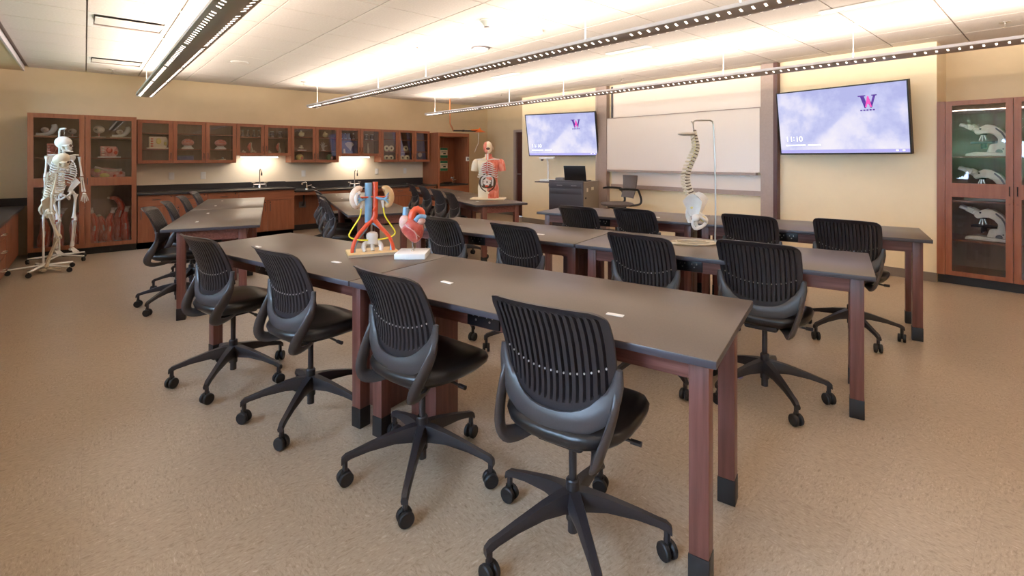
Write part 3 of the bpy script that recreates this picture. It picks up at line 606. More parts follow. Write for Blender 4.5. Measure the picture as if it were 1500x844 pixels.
# ================================================================== TABLES
TL, TW, TH = 1.65, .725, .77
INX, INY, LG = .045, .105, .062        # leg insets from the end and from the long side, leg thickness
tb = {}
def make_table_meshes():
    tb['top'] = B(-TL / 2 + .002, TL / 2 - .002, -TW / 2, TW / 2, TH - .026, TH).mesh('tabletop', True, .003); tb['top'].materials.append(M['top']); tb['top'].materials.append(M['topedge'])
    for p in tb['top'].polygons: p.material_index = 0 if p.normal.z > .3 else 1
    tb['band'] = None
    tb['apl'] = B(-TL / 2 + INX + LG, TL / 2 - INX - LG, -.011, .011, TH - .115, TH - .026).mesh('long_apron', False); tb['apl'].materials.append(M['apron'])
    tb['ape'] = B(-.011, .011, -TW / 2 + INY + LG, TW / 2 - INY - LG, TH - .115, TH - .026).mesh('end_apron', False); tb['ape'].materials.append(M['apron'])
    tb['leg'] = B(-LG / 2, LG / 2, -LG / 2, LG / 2, .098, TH - .026).mesh('leg', True, .003); tb['leg'].materials.append(M['leg'])
    tb['boot'] = B(-LG / 2 - .002, LG / 2 + .002, -LG / 2 - .002, LG / 2 + .002, 0, .098).mesh('leg_boot', True, .003); tb['boot'].materials.append(M['boot'])
    tb['tagm'] = B(-.032, .032, -.011, .011, TH, TH + .003).mesh('table_tag', False); tb['tagm'].materials.append(M['tag'])
    p = B(-.082, .082, -.010, .010, -.040, .040).mesh('outlet_box', True, .003); p.materials.append(M['black']); tb['out'] = p
    m = MB()
    for cx in (-.035, .035):
        for sx in (-.014, .014): m.box(cx + sx - .003, cx + sx + .003, -.0112, -.010, .002, .014)
        m.lathe([(.005, 0), (.005, .0012)], 8, (cx, -.0100, -.012), T=Matrix.Rotation(R(90), 4, 'X'))
    tb['slots'] = m.mesh('socket_slots', False); tb['slots'].materials.append(M['steel'])
make_table_meshes()
def table(cx, cy, ang, label, group, tags, outlet=True):
    """long axis along local x; chairs sit on local -y... side given by the caller through ang"""
    t = thing('lab_table', label, 'table', (cx, cy, 0), ang, group)
    obj('tabletop', tb['top'], None, t)
    ya = TW / 2 - INY - .016; xa = TL / 2 - INX - .02
    for s_ in (-1, 1): obj('long_apron', tb['apl'], None, t, (0, s_ * ya, 0)); obj('end_apron', tb['ape'], None, t, (s_ * xa, 0, 0))
    for sx in (-1, 1):
        for sy in (-1, 1):
            l = obj('leg', tb['leg'], None, t, (sx * (TL / 2 - INX - LG / 2), sy * (TW / 2 - INY - LG / 2), 0)); obj('leg_boot', tb['boot'], None, l)
    for x, y, a in tags: obj('table_tag', tb['tagm'], None, t, (x, y, 0), (0, 0, R(a)))
    if outlet:
        o = obj('outlet_box', tb['out'], None, t, (-.10, -ya - .012, TH - .07)); obj('socket_slots', tb['slots'], None, o)
    return t
def uv(a): return Vector((math.cos(R(a)), math.sin(R(a))))
rows = [((1.375, .670), 'front table row nearest the camera'), ((2.942, .628), 'middle table row holding the spine'), ((4.562, .640), 'rear table row below the screens')]
PED = []
for (cx, cy), nm in rows:
    u, v = uv(105), uv(15)
    for k, side in ((0, 'right'), (1, 'left')):
        c = Vector((cx, cy)) + u * (TL / 2 + k * (TL + .004)) + v * (TW / 2)
        # local x = -u (105+180=285) so that local -y points to the chairs (-v)
        table(c.x, c.y, 285, 'grey-topped lab table, %s half of the %s' % (side, nm), 'lab tables on mahogany legs', [(.42, -.13, 3), (-.42, -.12, -4)])
    PED.append(Vector((cx, cy)) + u * (TL + .002) + v * (TW / 2 + .02))
cols = [((.461, 4.883), 'left table column before the base cabinets'), ((2.03, 4.87), 'centre table column behind the kidney model'), ((3.66, 4.856), 'far table column carrying the torso')]
for (cx, cy), nm in cols:
    u, v = uv(75), uv(-15)
    for k, side in ((0, 'near'), (1, 'far')):
        c = Vector((cx, cy)) + u * (TL / 2 + k * (TL + .004)) + v * (TW / 2)
        table(c.x, c.y, 255, 'grey-topped lab table, %s half of the %s' % (side, nm), 'lab tables on mahogany legs', [(.36, -.16, 0), (-.40, -.15, 0)], outlet=False)
    PED.append(Vector((cx, cy)) + u * (TL + .002) + v * (TW / 2 + .02))
pm = B(-.085, .085, -.085, .085, 0, TH - .03).mesh('body', True, .003); pm.materials.append(M['leg'])
plk = MB().lathe([(.009, 0), (.009, .004)], 12, (.02, -.0845, .17), T=Matrix.Rotation(R(90), 4, 'X')).mesh('lock'); plk.materials.append(M['chrome'])
plabs = ['front table row', 'middle table row', 'rear table row', 'left table column', 'centre table column', 'far table column']
for p, nm, a in zip(PED, plabs, (105, 105, 105, 75, 75, 75)):
    u = uv(a)
    for k, s_ in ((-1, 'nearer'), (1, 'farther')):
        q = p + u * (-.20 if k < 0 else .16)
        t = thing('power_pedestal', '%s wooden power pedestal under the joint of the %s' % (s_, nm), 'pedestal', (q.x, q.y, 0), a + 90, 'power pedestals under the tables')
        obj('body', pm, None, t); obj('lock', plk, None, t)

# ================================================================== CHAIRS
def back_mesh():
    NR = 17; dots = []; cols = []          # (t across -1..1, kind)
    m_ = .115                    # solid margin each side
    cols.append((-1, 0, 0)); cols.append((-1 + m_ * .5, 0, 0))
    gw, rw = .62, 1.0; unit = (2 - 2 * m_) / (NR * gw + (NR - 1) * rw); a = -1 + m_
    cols.append((a - .02 * unit, 0, 0))
    for k in range(NR):          # groove, rib, groove ...
        tc_ = a + gw * unit / 2; dots.append(tc_); cols.append((a + .14 * unit, 1, tc_)); cols.append((a + (gw - .14) * unit, 1, tc_)); a += gw * unit
        if k < NR - 1: cols.append((a + .10 * unit, 0, 0)); cols.append((a + .90 * unit, 0, 0)); a += rw * unit
    cols += [(1 - m_ + .02 * unit, 0, 0), (1 - m_ * .5, 0, 0), (1, 0, 0)]
    vs_ = [0, .05, .085, .11, .20, .30, .335, .365, .39, .50, .62, .74, .85, .90, .925, .955, .98, 1.0]
    ztop = .905; prof = [(.50, -.150), (.56, -.150), (.62, -.146), (.68, -.152), (.75, -.168), (.82, -.192), (.88, -.222), (.912, -.248), (.93, -.265)]
    def px(z):
        for i in range(len(prof) - 1):
            if z <= prof[i + 1][0]: t_ = (z - prof[i][0]) / (prof[i + 1][0] - prof[i][0]); return lerp(prof[i][1], prof[i + 1][1], t_)
        return prof[-1][1]
    def P(t, v, side, groove, tc=None):
        if groove and tc is not None and v < .32: t = tc + (t - tc) * .55
        r = .045; zb = .545 + .085 * abs(t) ** 2.6; z = zb + (ztop + .006 * (1 - t * t) - zb) * v
        hw = lerp(.202, .212, min(1, v * 1.6)); dz = z - (ztop - r)
        if dz > 0: hw -= r - math.sqrt(max(r * r - dz * dz, 0))
        x = px(z) + .055 * t * t * (1 - .45 * v)
        ing = groove and .09 < v < .905
        x0 = x + (.004 if not ing else .013)          # front face (towards sitter) / back face
        xb = x - .005 if not ing else x + .0075
        if side == 0: xx = x0
        else: xx = xb
        if v > .93: xx += -.012 * (v - .93) / .07 * (1 if side else .6)
        return (xx, t * hw, z)
    nC, nR = len(cols), len(vs_); V = []
    for side in (0, 1):
        for v in vs_:
            for (t, g, tc) in cols: V.append(P(t, v, side, g, tc if g else None))
    idx = lambda s, r, c: s * nR * nC + r * nC + c
    F_ = []; keep = set()
    for r in range(nR - 1):
        for c in range(nC - 1):
            hole = cols[c][1] and cols[c + 1][1] and False
            if not hole: keep.add((r, c))
    for r, c in keep:
        F_.append((idx(0, r, c), idx(0, r, c + 1), idx(0, r + 1, c + 1), idx(0, r + 1, c))); F_.append((idx(1, r, c), idx(1, r + 1, c), idx(1, r + 1, c + 1), idx(1, r, c + 1)))
        for (r2, c2, a, b) in ((r - 1, c, (r, c), (r, c + 1)), (r + 1, c, (r + 1, c + 1), (r + 1, c)), (r, c - 1, (r + 1, c), (r, c)), (r, c + 1, (r, c + 1), (r + 1, c + 1))):
            if (r2, c2) not in keep: F_.append((idx(0, *a), idx(1, *a), idx(1, *b), idx(0, *b)))
    mb = MB(); mb.v = V; mb.f = F_; pn = MB()
    for tc_ in dots:
        for sd in (1,): p_ = P(tc_, .35, 1, False); pn.ell((p_[0] + .001, p_[1], p_[2]), (.003, .0032, .0042), 6, 4)  # added beads imitate spots of light along the grooves
    return mb.mesh('backrest', True, angle=30), pn.mesh('light_dots')
def superell(rx, ry, n, z, cx=0, k=28, dz=lambda x, y: 0):
    out = []
    for i in range(k):
        a = 2 * math.pi * i / k; c, s = math.cos(a), math.sin(a)
        x = rx * math.copysign(abs(c) ** (2 / n), c); y = ry * math.copysign(abs(s) ** (2 / n), s); out.append((cx + x, y, z + dz(x, y)))
    return out
def make_chair():
    t = thing('task_chair', '', 'chair', group='black swivel chairs at the lab tables')
    dz = lambda x, y: -.030 * max(0, (x - .08) / .16) ** 2 + .010 * (y / .22) ** 2
    cxs = .045
    rings = [superell(.16, .16, 2.6, .436, cxs), superell(.205, .205, 2.8, .440, cxs, dz=dz), superell(.230, .226, 2.8, .460, cxs, dz=dz), superell(.236, .232, 2.8, .480, cxs, dz=dz), superell(.226, .222, 2.8, .497, cxs, dz=dz), superell(.19, .19, 2.6, .506, cxs, dz=dz), superell(.11, .11, 2.4, .504, cxs), superell(.01, .01, 2, .502, cxs)]
    MB().loft(rings).build('seat', 'vinyl', t, angle=60)
    bm_, pm_ = back_mesh(); b = obj('backrest', bm_, 'plastic', t); pn_ = obj('light_dots', pm_, 'pin', b); pn_['kind'] = 'stuff'
    # U-shaped lumbar band
    fr = []; rd = []
    n = 17
    for i in range(n):
        q = -1 + 2 * i / (n - 1); a = q * math.pi / 2
        y = .214 * math.sin(a)
        z = .517 + .20 * (1 - math.cos(a)) ** 1.25 * .95; x = -.158 + .056 * (y / .214) ** 2 - .008
        e = abs(q); fr.append((x, y, z)); rd.append((.010 + .004 * (1 - e), .035 * (1 - .72 * max(0, e - .6) / .4) + .002))
    fb = MB().tube(fr, rd, 10, up=(1, 0, 0))
    for s_ in (-1, 1):
        pts = smooth_path([(-.108, .203 * s_, .650), (-.122, .206 * s_, .595), (-.155, .198 * s_, .530), (-.185, .182 * s_, .470), (-.180, .168 * s_, .430), (-.135, .150 * s_, .415), (-.07, .12 * s_, .418), (-.02, .08 * s_, .425)], 4)
        fb.tube(pts, radpath([(.012, .012), (.022, .012), (.028, .011), (.030, .012), (.030, .011), (.028, .010), (.024, .008), (.016, .007)], 4), 10, up=(0, 0, 1) if False else None)
    fb.build('back_frame', 'frame', t, angle=60)
    MB().box(-.11, .11, -.085, .085, .400, .438).build('tilt_mechanism', 'plastic', t, bevel=.012)
    MB().tube([(.03, -.08, .425), (.03, -.20, .418)], .006, 6).tube([(.03, -.20, .418), (.03, -.235, .418)], .010, 6).build('lever', 'plastic', t)
    MB().lathe([(.014, .16), (.014, .41)], 14).lathe([(.024, .10), (.024, .235), (.020, .24)], 16).lathe([(.018, .055), (.018, .1)], 14).build('gas_column', 'plastic', t)
    leg = MB(); nseg = 8; vs = []
    st = [(.018, .135, .205, .030), (.05, .140, .203, .028), (.12, .142, .188, .022), (.22, .128, .158, .018), (.29, .110, .134, .016), (.317, .098, .126, .0155), (.333, .085, .112, .014)]
    leg.loft([[(r, -w * .8, z0), (r, w * .8, z0), (r, w, lerp(z0, z1, .45)), (r, w * .62, z1), (r, -w * .62, z1), (r, -w, lerp(z0, z1, .45))] for r, z0, z1, w in st])
    leg.tube([(.318, 0, .105), (.318, 0, .060)], .011, 8)
    lm = leg.mesh('star_leg', True, angle=40); lm.materials.append(M['plastic'])
    c = MB()
    for s_ in (-1, 1): c.lathe([(.012, -.009), (.026, -.010), (.030, -.006), (.030, .006), (.026, .010), (.012, .009)], 18, (.0, s_ * .015, .030), T=Matrix.Rotation(R(90), 4, 'X'))
    c.tube([(0, -.016, .03), (0, .016, .03)], .008, 8).box(-.012, .014, -.006, .006, .03, .066)
    cm = c.mesh('caster', True, angle=40); cm.materials.append(M['rubber'])
    for k in range(5):
        a = 72 * k; l = obj('star_leg', lm, None, t, rot=(0, 0, R(a)))
        obj('caster', cm, None, l, (.318, 0, 0), (0, 0, R(random.uniform(0, 360))))
    return t
proto = make_chair(); used = [False]
def chair(x, y, face, star, label):
    if not used[0]: t = proto; used[0] = True; t.location = (x, y, 0); t.rotation_euler = (0, 0, R(face)); t['label'] = label
    else: t = dup(proto, (x, y, 0), face, label)
    k = 0
    for c in t.children:
        if c.name.split('.')[0] == 'star_leg':
            c.rotation_euler = (0, 0, R(star - face + 72 * k)); k += 1
            for g in c.children: g.rotation_euler = (0, 0, R((x * 977 + y * 631 + k * 97) % 360))
    return t
CH = [(1.285, 1.145, 15, 21, 'black slotted-back swivel chair nearest the camera, at the front table'),
      (1.105, 1.855, 9, 12, 'second black swivel chair from the right along the front table'),
      (.905, 2.66, 12, 12, 'third black swivel chair from the right along the front table'),
      (.69, 3.40, 15, 19, 'leftmost black swivel chair along the front table'),
      (2.248, 3.232, 7, 40, 'black swivel chair right behind the heart model at the middle table'),
      (2.39, 2.53, 5, 5, 'second black swivel chair from the left along the middle table'),
      (2.67, 1.715, 6, 30, 'third black swivel chair from the left, next to the spine base'),
      (2.93, 1.15, 9, 12, 'rightmost black swivel chair along the middle table'),
      (3.68, 3.085, 7, 20, 'leftmost black swivel chair at the rear table, before the podium'),
      (3.88, 2.58, 3, 50, 'second black swivel chair from the left at the rear table'),
      (4.17, 1.706, 5, 33, 'third black swivel chair at the rear table, right of the spine pole'),
      (4.395, 1.10, 5, 8, 'rightmost black swivel chair, at the rear table below the large screen')]
for i, (nm, w_) in enumerate((('left', 0), ('centre', 1), ('far', 2))):
    bx, by = cols[i][0]
    for k, (ox, oy, od) in enumerate([(.20, .54, 'nearest'), (.40, 1.20, 'second nearest'), (.62, 1.93, 'third'), (.85, 2.70, 'farthest')]):
        CH.append((bx + ox - .02, by + oy, -14 + (k * 5) % 7 - 3, 150 + k * 23 + i * 11, '%s black swivel chair along the %s table column' % (od, nm)))
for a in CH: chair(*a)

# mesh-backed stool-height chair by the podium
t = thing('instructor_chair', 'tall brown-grey mesh office chair with looped arms beside the podium', 'chair', (6.34, 4.72, 0), 158)
MB().loft([superell(.20, .20, 3, .60, 0), superell(.23, .23, 3, .615), superell(.235, .235, 3, .635), superell(.21, .21, 3, .65), superell(.02, .02, 2, .655)]).build('seat', 'mesh', t, angle=60)
bk = []
for i in range(9):
    z = .72 + .36 * i / 8; x = -.23 - .02 * math.sin(i / 8 * 3) - .05 * i / 8; hw = .17 + .035 * i / 8
    bk.append([(x + .05 * (q / 4) ** 2 + dx, hw * q / 4, z) for q, dx in [(k - 4, 0) for k in range(9)] + [(4 - k, -.012) for k in range(9)]])
MB().loft(bk).build('backrest', 'mesh', t, angle=50)
for s_ in (-1, 1):
    MB().tube(smooth_path([(-.10, .20 * s_, .615), (-.26, .225 * s_, .63), (-.29, .235 * s_, .70), (-.24, .245 * s_, .83), (-.20, .25 * s_, .86), (.0, .25 * s_, .875), (.10, .25 * s_, .87)], 5), .017, 8, flat=1.2).build('arm', 'black', t)
MB().box(-.12, .12, -.09, .09, .56, .602).build('tilt_mechanism', 'black', t, bevel=.01)
MB().lathe([(.016, .2), (.016, .57)], 12).lathe([(.028, .08), (.028, .30)], 14).build('gas_column', 'black', t)
MB().lathe([(.20, .27), (.21, .275), (.20, .28)], 28).build('foot_ring', 'black', t) if False else MB().tube([(.2 * math.cos(a * math.pi / 12), .2 * math.sin(a * math.pi / 12), .30) for a in range(24)], .01, 6, closed=True).tube([(-.2, 0, .30), (.2, 0, .30)], .008, 6).build('foot_ring', 'steel', t)
sl_, cl_ = bpy.data.meshes['star_leg'], bpy.data.meshes['caster']
for k in range(5): l = obj('star_leg', sl_, None, t, rot=(0, 0, R(72 * k))); obj('caster', cl_, None, l, (.318, 0, 0), (0, 0, k))

# ================================================================== TABLE-TOP MODELS
SCR = -41.2       # heading of the picture's right-hand direction
def knob(mb, p, r): mb.ell(p, r, 8, 6); return mb

# kidney and great-vessel model
t = thing('kidney_model', 'kidney model with blue and red vessels and yellow ureters on a wooden board', 'anatomy model', (1.335, 2.835, TH), -17)
B(-.148, .148, -.095, .095, 0, .018).build('base_board', 'board_wood', t, bevel=.003); B(-.150, .150, -.099, -.095, .0, .014).build('board_edge', 'cart', t, smooth=False)
RT = [(.018, 0, .44), (.018, 0, .30), (.016, 0, .235), (.006, 0, .205)]
aorta = MB().tube(RT, [.017, .017, .018, .022], 14)
for s_ in (-1, 1): aorta.tube(smooth_path([(.006, 0, .215), (.045 * s_, -.01, .165), (.095 * s_, -.02, .105), (.118 * s_, -.03, .05), (.122 * s_, -.035, .016)], 5), radpath([.017, .013, .012, .011, .010], 5), 10)
aorta.tube([(.02, -.01, .285), (.0, -.03, .265)], .006, 8); aorta.build('aorta', 'red', t)
vc = MB().tube([(-.022, .0, .435), (-.022, 0, .24), (-.026, .004, .19)], [.022, .022, .018], 14)
for s_ in (-1, 1): vc.tube(smooth_path([(-.02, .006, .20), (.045 * s_ + .006, .004, .155), (.092 * s_ + .008, -.008, .10), (.112 * s_ + .004, -.02, .05), (.112 * s_, -.026, .016)], 5), .011, 10)
vc.build('vena_cava', 'blue', t)
for s_, nm in ((-1, 'left'), (1, 'right')):
    prof_ = []
    pts = smooth_path([(.062 * s_, 0, .392), (.080 * s_, 0, .396), (.100 * s_, 0, .372), (.105 * s_, 0, .335), (.095 * s_, 0, .302), (.076 * s_, 0, .290)], 4)
    kb = MB().tube(pts, radpath([.014, .024, .029, .030, .026, .012], 4), 12).build('kidney', 'kidney' if s_ > 0 else 'kidcut', t)
    if s_ < 0:
        MB().tube(smooth_path([(-.075, -.022, .378), (-.094, -.027, .362), (-.098, -.027, .335), (-.088, -.024, .305)], 4), .012, 8).build('cut_face', 'tendon', kb)
    vz = MB()
    for q in (-1, 0, 1, 2): vz.tube(smooth_path([(.03 * s_ - .01, -.01, .345), (.065 * s_, -.026, .335), (.095 * s_, -.034, .33 + .022 * q)], 4), radpath([.008, .006, .003], 4), 8)
    vz.build('renal_vein', 'blue', t)
    MB().tube(smooth_path([(.02, -.006, .35), (.055 * s_, -.024, .348), (.09 * s_, -.033, .352)], 4), radpath([.006, .005, .003], 4), 8).build('renal_artery', 'red', t)
    MB().tube(smooth_path([(.06 * s_, -.01, .325), (.066 * s_, -.012, .28)], 3), radpath([.011, .006], 3), 8).build('renal_pelvis', 'bonew', t)
    MB().tube(smooth_path([(.066 * s_, -.012, .285), (.075 * s_, -.012, .23), (.115 * s_, -.012, .165), (.137 * s_, -.015, .125), (.125 * s_, -.02, .105), (.08 * s_, -.03, .092), (.03 * s_, -.035, .088)], 6), .0045, 8).build('ureter', 'yellow', t)
MB().tube([(.0, .01, .016), (.0, .01, .21)], .003, 6).build('support_rod', 'steel', t)
vb = MB().loft([superell(.036, .028, 2.4, z, 0, 20) for z in (.062, .066)] + [superell(.033, .026, 2.4, .085, 0, 20), superell(.036, .028, 2.4, .110, 0, 20), superell(.030, .024, 2.4, .126, 0, 20), superell(.015, .012, 2.2, .133, 0, 20)])
for s_ in (-1, 1): vb.tube(smooth_path([(.012 * s_, .0, .07), (.045 * s_, -.005, .06), (.052 * s_, -.02, .035), (.045 * s_, -.03, .018)], 4), radpath([.018, .016, .014, .012], 4), 10)
vb.tube([(0, -.005, .06), (0, -.03, .02)], .012, 8); vb.build('vertebra', 'bonew', t)

# heart model
t = thing('heart_model', 'red heart model on a thin rod above a square white base', 'anatomy model', (1.475, 2.585, TH), -41)
B(-.09, .09, -.095, .095, 0, .032).build('base', 'whitegloss', t, bevel=.003); MB().tube([(0, 0, .032), (.0, 0, .10)], .004, 8).lathe([(.010, .032), (.007, .038)], 10).build('rod', 'chrome', t)
rings = []
for z, r, cx in [(.083, .010, .012), (.095, .028, .012), (.115, .047, .008), (.14, .062, .0), (.165, .069, -.004), (.19, .068, -.008), (.21, .058, -.014), (.228, .040, -.02), (.238, .015, -.022)]:
    rings.append([(cx + r * math.cos(a * math.pi / 10) * (1 + .06 * math.sin(3 * a * math.pi / 10)), .78 * r * math.sin(a * math.pi / 10), z) for a in range(20)])
MB().loft(rings).build('ventricles', 'heart', t, angle=80)
MB().ell((-.045, -.008, .205), (.036, .040, .045)).ell((.045, .0, .215), (.032, .036, .028)).build('atria', 'heartp', t, angle=80)
MB().tube(smooth_path([(-.055, -.035, .215), (-.02, -.052, .185), (.025, -.055, .15), (.035, -.045, .11)], 5), .0035, 6).tube(smooth_path([(.015, -.05, .165), (.03, -.045, .14), (.045, -.025, .12)], 5), .003, 6).build('coronary_fat', 'heartp', t)
MB().tube(smooth_path([(-.005, -.01, .21), (-.002, -.01, .25), (.02, -.004, .278), (.05, .005, .27), (.058, .01, .24)], 5), radpath([.024, .023, .021, .019, .016], 5), 12).tube([(.012, 0, .275), (.010, 0, .298)], .008, 8).tube([(.03, 0, .278), (.032, 0, .302)], .008, 8).tube([(.048, .003, .27), (.054, .003, .292)], .007, 8).build('aorta', 'red', t)
MB().tube(smooth_path([(-.045, 0, .225), (-.042, 0, .265), (-.040, 0, .295)], 4), radpath([.019, .018, .018], 4), 12).tube(smooth_path([(.02, -.03, .215), (.045, -.02, .24), (.075, .0, .235)], 4), .014, 10).build('vena_cava', 'blue', t)

# flexible spine on a bent-pole stand
t = thing('spine_model', 'hanging spine and pelvis model on a bent metal pole stand', 'anatomy model', (3.14, 1.70, TH), SCR)
R_ = [(.16 * math.cos(a * math.pi / 18) - .0, .085 * math.sin(a * math.pi / 18), .008) for a in range(36)]
MB().tube(R_, .007, 8, closed=True).tube([(-.16, 0, .008), (.17, 0, .008)], .006, 8).tube([(-.10, -.06, .008), (-.10, .06, .008)], .005, 6).tube([(.11, -.055, .008), (.11, .055, .008)], .005, 6).build('base_ring', 'bone', t)
PX = .150
MB().tube(smooth_path([(PX, 0, .006), (PX + .003, 0, .30), (PX - .003, 0, .60), (PX - .012, 0, .815)], 3) + [Vector(p) for p in [(PX - .018, 0, .838), (PX - .035, 0, .848), (.02, 0, .846), (.012, 0, .842)]], .006, 8).build('pole', 'steel', t)
MB().tube(smooth_path([(.012, 0, .842), (.002, 0, .835), (.0, 0, .80), (.008, 0, .77)], 4), .0045, 6).tube([(.0, 0, .82), (-.014, 0, .84)], .004, 6).build('hook', 'steel', t)
MB().ell((-.045, .0, .752), (.062, .05, .012)).build('skull_base', 'cart', t)
cur = smooth_path([(.012, 0, .765), (.020, 0, .72), (.030, 0, .665), (.016, 0, .61), (-.012, 0, .55), (-.034, 0, .49), (-.040, 0, .44), (-.030, 0, .39), (-.008, 0, .335), (.010, 0, .29)], 4)
nv = 24; pl = []
for i in range(nv):
    q = i / (nv - 1) * (len(cur) - 1); a = int(min(q, len(cur) - 2)); pl.append(cur[a].lerp(cur[a + 1], q - a))
vb = MB(); disc = MB(); sp = MB()
for i, p in enumerate(pl):
    tg = (pl[min(i + 1, nv - 1)] - pl[max(i - 1, 0)]).normalized(); Tm = Vector((0, 0, -1)).rotation_difference(tg).to_matrix().to_4x4(); r = .0135 + .012 * i / nv
    vb.lathe([(r * .92, -.0068), (r, -.0055), (r * .80, 0), (r, .0055), (r * .92, .0068)], 12, p, T=Tm)
    disc.lathe([(r * .80, .0068), (r * .80, .0135)], 10, p, T=Tm)
    bk = Tm @ Vector((-1, 0, 0)); ln = .035 + .012 * math.sin(i / nv * 3.1)
    sp.tube([p + bk * r * .6, p + bk * ln + tg * .012], [(.006, .004), (.004, .003)], 6)
    for s_ in (-1, 1): sp.tube([p + bk * r * .7, p + bk * (r + .010) + Vector((0, s_ * (.026 + .01 * (i > 7)), .002))], [.006, .004], 6)
vb.build('vertebrae', 'bone', t); disc.build('discs', 'socket', t); sp.build('processes', 'bone', t)
MB().tube(smooth_path([p + Vector((-.012, 0, 0)) for p in pl[::4]], 3), .005, 6).build('spinal_cord', 'tissuey', t)
def pelvis(mb, c, k, T=None):
    T = T or Matrix.Identity(4); C = Vector(c)
    for s_ in (-1, 1):
        rows_ = []
        for i in range(7):            # iliac wing: dished fan
            f = i / 6; ring = []
            z = lerp(.0, .105, f); w_ = lerp(.022, .062, f ** .8); y = s_ * lerp(.048, .115, f ** 1.3); th_ = lerp(.012, .005, f)
            for q in range(12):
                a = q * math.pi / 6; ring.append(C + T @ Vector((math.cos(a) * w_ * k - .012 * k, (y + s_ * .02 * math.cos(a) ** 2 + math.sin(a) * th_) * k, (z + .050 * math.sin(math.pi * (math.cos(a) + 1) / 2) * f) * k)))
            rows_.append(ring)
        mb.loft(rows_)
        mb.tube([C + T @ (Vector(p) * k) for p in smooth_path([(0, .055 * s_, .01), (.045, .04 * s_, -.02), (.055, .008 * s_, -.045), (.03, .03 * s_, -.075), (-.01, .055 * s_, -.085), (-.02, .062 * s_, -.04), (0, .058 * s_, .0)], 3)], .011 * k, 8)
        mb.ell(C + T @ Vector((.0, .075 * s_ * k, -.01 * k)), (.026 * k,) * 3, 10, 6)
    mb.loft([[C + T @ Vector(((-.045 - .02 * math.sin(f * 3)) * k + .016 * k * math.cos(a * math.pi / 5), lerp(.045, .010, f) * k * math.sin(a * math.pi / 5), lerp(.075, -.055, f) * k)) for a in range(10)] for f in (0, .2, .4, .6, .8, 1)])
pv = MB(); pelvis(pv, (.03, 0, .195), 1.0, rotz(-30)); pv.build('pelvis', 'bonew', t, angle=60)
MB().ell((.05, -.04, .175), (.02, .02, .02)).ell((-.03, -.05, .255), .012).ell((.02, -.03, .30), (.012, .012, .016)).build('ligament', 'tissuey', t)

# torso model
t = thing('torso_model', 'half-skinned human torso model with open abdomen on the far table', 'anatomy model', (4.30, 5.42, TH), 222)
B(-.13, .15, -.24, .24, 0, .022).build('base_board', 'skin', t, bevel=.006)
prof = [(.022, 0, .095, .150), (.10, 0, .095, .150), (.16, .0, .100, .152), (.22, .0, .092, .140), (.30, 0, .082, .125), (.38, .0, .090, .135), (.46, .0, .098, .155), (.52, -.005, .092, .175), (.555, -.01, .070, .165), (.575, -.015, .05, .10), (.60, -.01, .042, .052), (.64, -.005, .042, .048)]
def half(side, parts):
    mb = MB(); n = 12; rows_ = []
    for z, cx, rx, ry in parts: rows_.append([(cx + rx * math.cos(a), side * ry * math.sin(a), z) for a in [k * math.pi / n for k in range(n + 1)]])
    mb.loft(rows_); return mb
sk = half(-1, prof); mu = half(1, prof)
for s_, mb in ((-1, sk), (1, mu)):
    mb.ell((-.005, s_ * .175, .50), (.062, .058, .075)); mb.tube([(0, s_ * .185, .50), (0, s_ * .20, .40)], [.055, .05], 12)
sk.build('skin_half', 'skin', t, angle=60); mu.build('muscle_half', 'muscle', t, angle=60)
MB().box(.085, .10, -.012, .012, .022, .12).ell((.07, 0, .10), (.03, .05, .03)).build('groin', 'skin', t)
MB().ell((.075, .06, .085), (.028, .05, .06)).ell((.07, .10, .07), (.03, .03, .06)).build('thigh_muscle', 'muscle', t)
hd = MB().ell((.012, 0, .735), (.078, .062, .085), 16, 10).ell((.05, 0, .69), (.040, .045, .045)); hd.build('head', 'skin', t, angle=60)
MB().ell((.024, -.028, .735), (.070, .040, .080), 14, 9).ell((.062, -.012, .69), (.032, .030, .04)).build('face_muscle', 'muscle', t, angle=60)
MB().ell((.084, .008, .715), (.012, .03, .018)).build('mouth_cavity', 'socket', t)
for s_ in (-1, 1): MB().ell((.0, .066 * s_, .72), (.02, .010, .026)).build('ear', 'skin', t)
MB().tube([(.04, .012, .66), (.048, .014, .56)], .010, 8).tube([(.042, -.012, .66), (.05, -.014, .56)], .012, 8).build('neck_vessels', 'muscle', t); MB().tube([(.048, 0, .65), (.055, 0, .56)], .012, 8).build('windpipe', 'bonew', t)
rb = MB()
for k in range(7):
    z = .525 - .030 * k; wv = .085 + .007 * k; fx = .100 + .002 * k
    for s_ in (-1, 1): rb.tube(smooth_path([(fx + .008, .015 * s_, z), (fx + .004, wv * .55 * s_, z - .008 + .0 * k), (fx - .03, wv * s_, z - .03), (fx - .075, wv * 1.12 * s_, z - .02)], 4), .0065, 6)
rb.build('ribs', 'bonew', t); MB().tube([(.095, 0, .545), (.108, 0, .40)], [(.012, .006), (.014, .007)], 8).build('sternum', 'bonew', t)
for s_ in (-1, 1): MB().tube(smooth_path([(.085, .015 * s_, .555), (.075, .08 * s_, .57), (.02, .16 * s_, .565)], 4), .007, 6).build('collar_bone', 'bonew', t)
MB().ell((.055, 0, .44), (.053, .100, .105), 16, 10).build('chest_muscle', 'heart', t); MB().ell((.055, 0, .245), (.060, .108, .128), 16, 10).build('abdominal_cavity', 'socket', t)
og = MB()
for k in range(7): a = k * 2.39; og.tube(smooth_path([(.098, .05 * math.cos(a), .25 + .045 * math.sin(a)), (.108, .02 * math.cos(a + 1), .25 + .03 * math.sin(a + 1)), (.10, .05 * math.cos(a + 2), .25 + .05 * math.sin(a + 2))], 4), .014, 8)
og.build('intestine', 'tendon', t, angle=80)
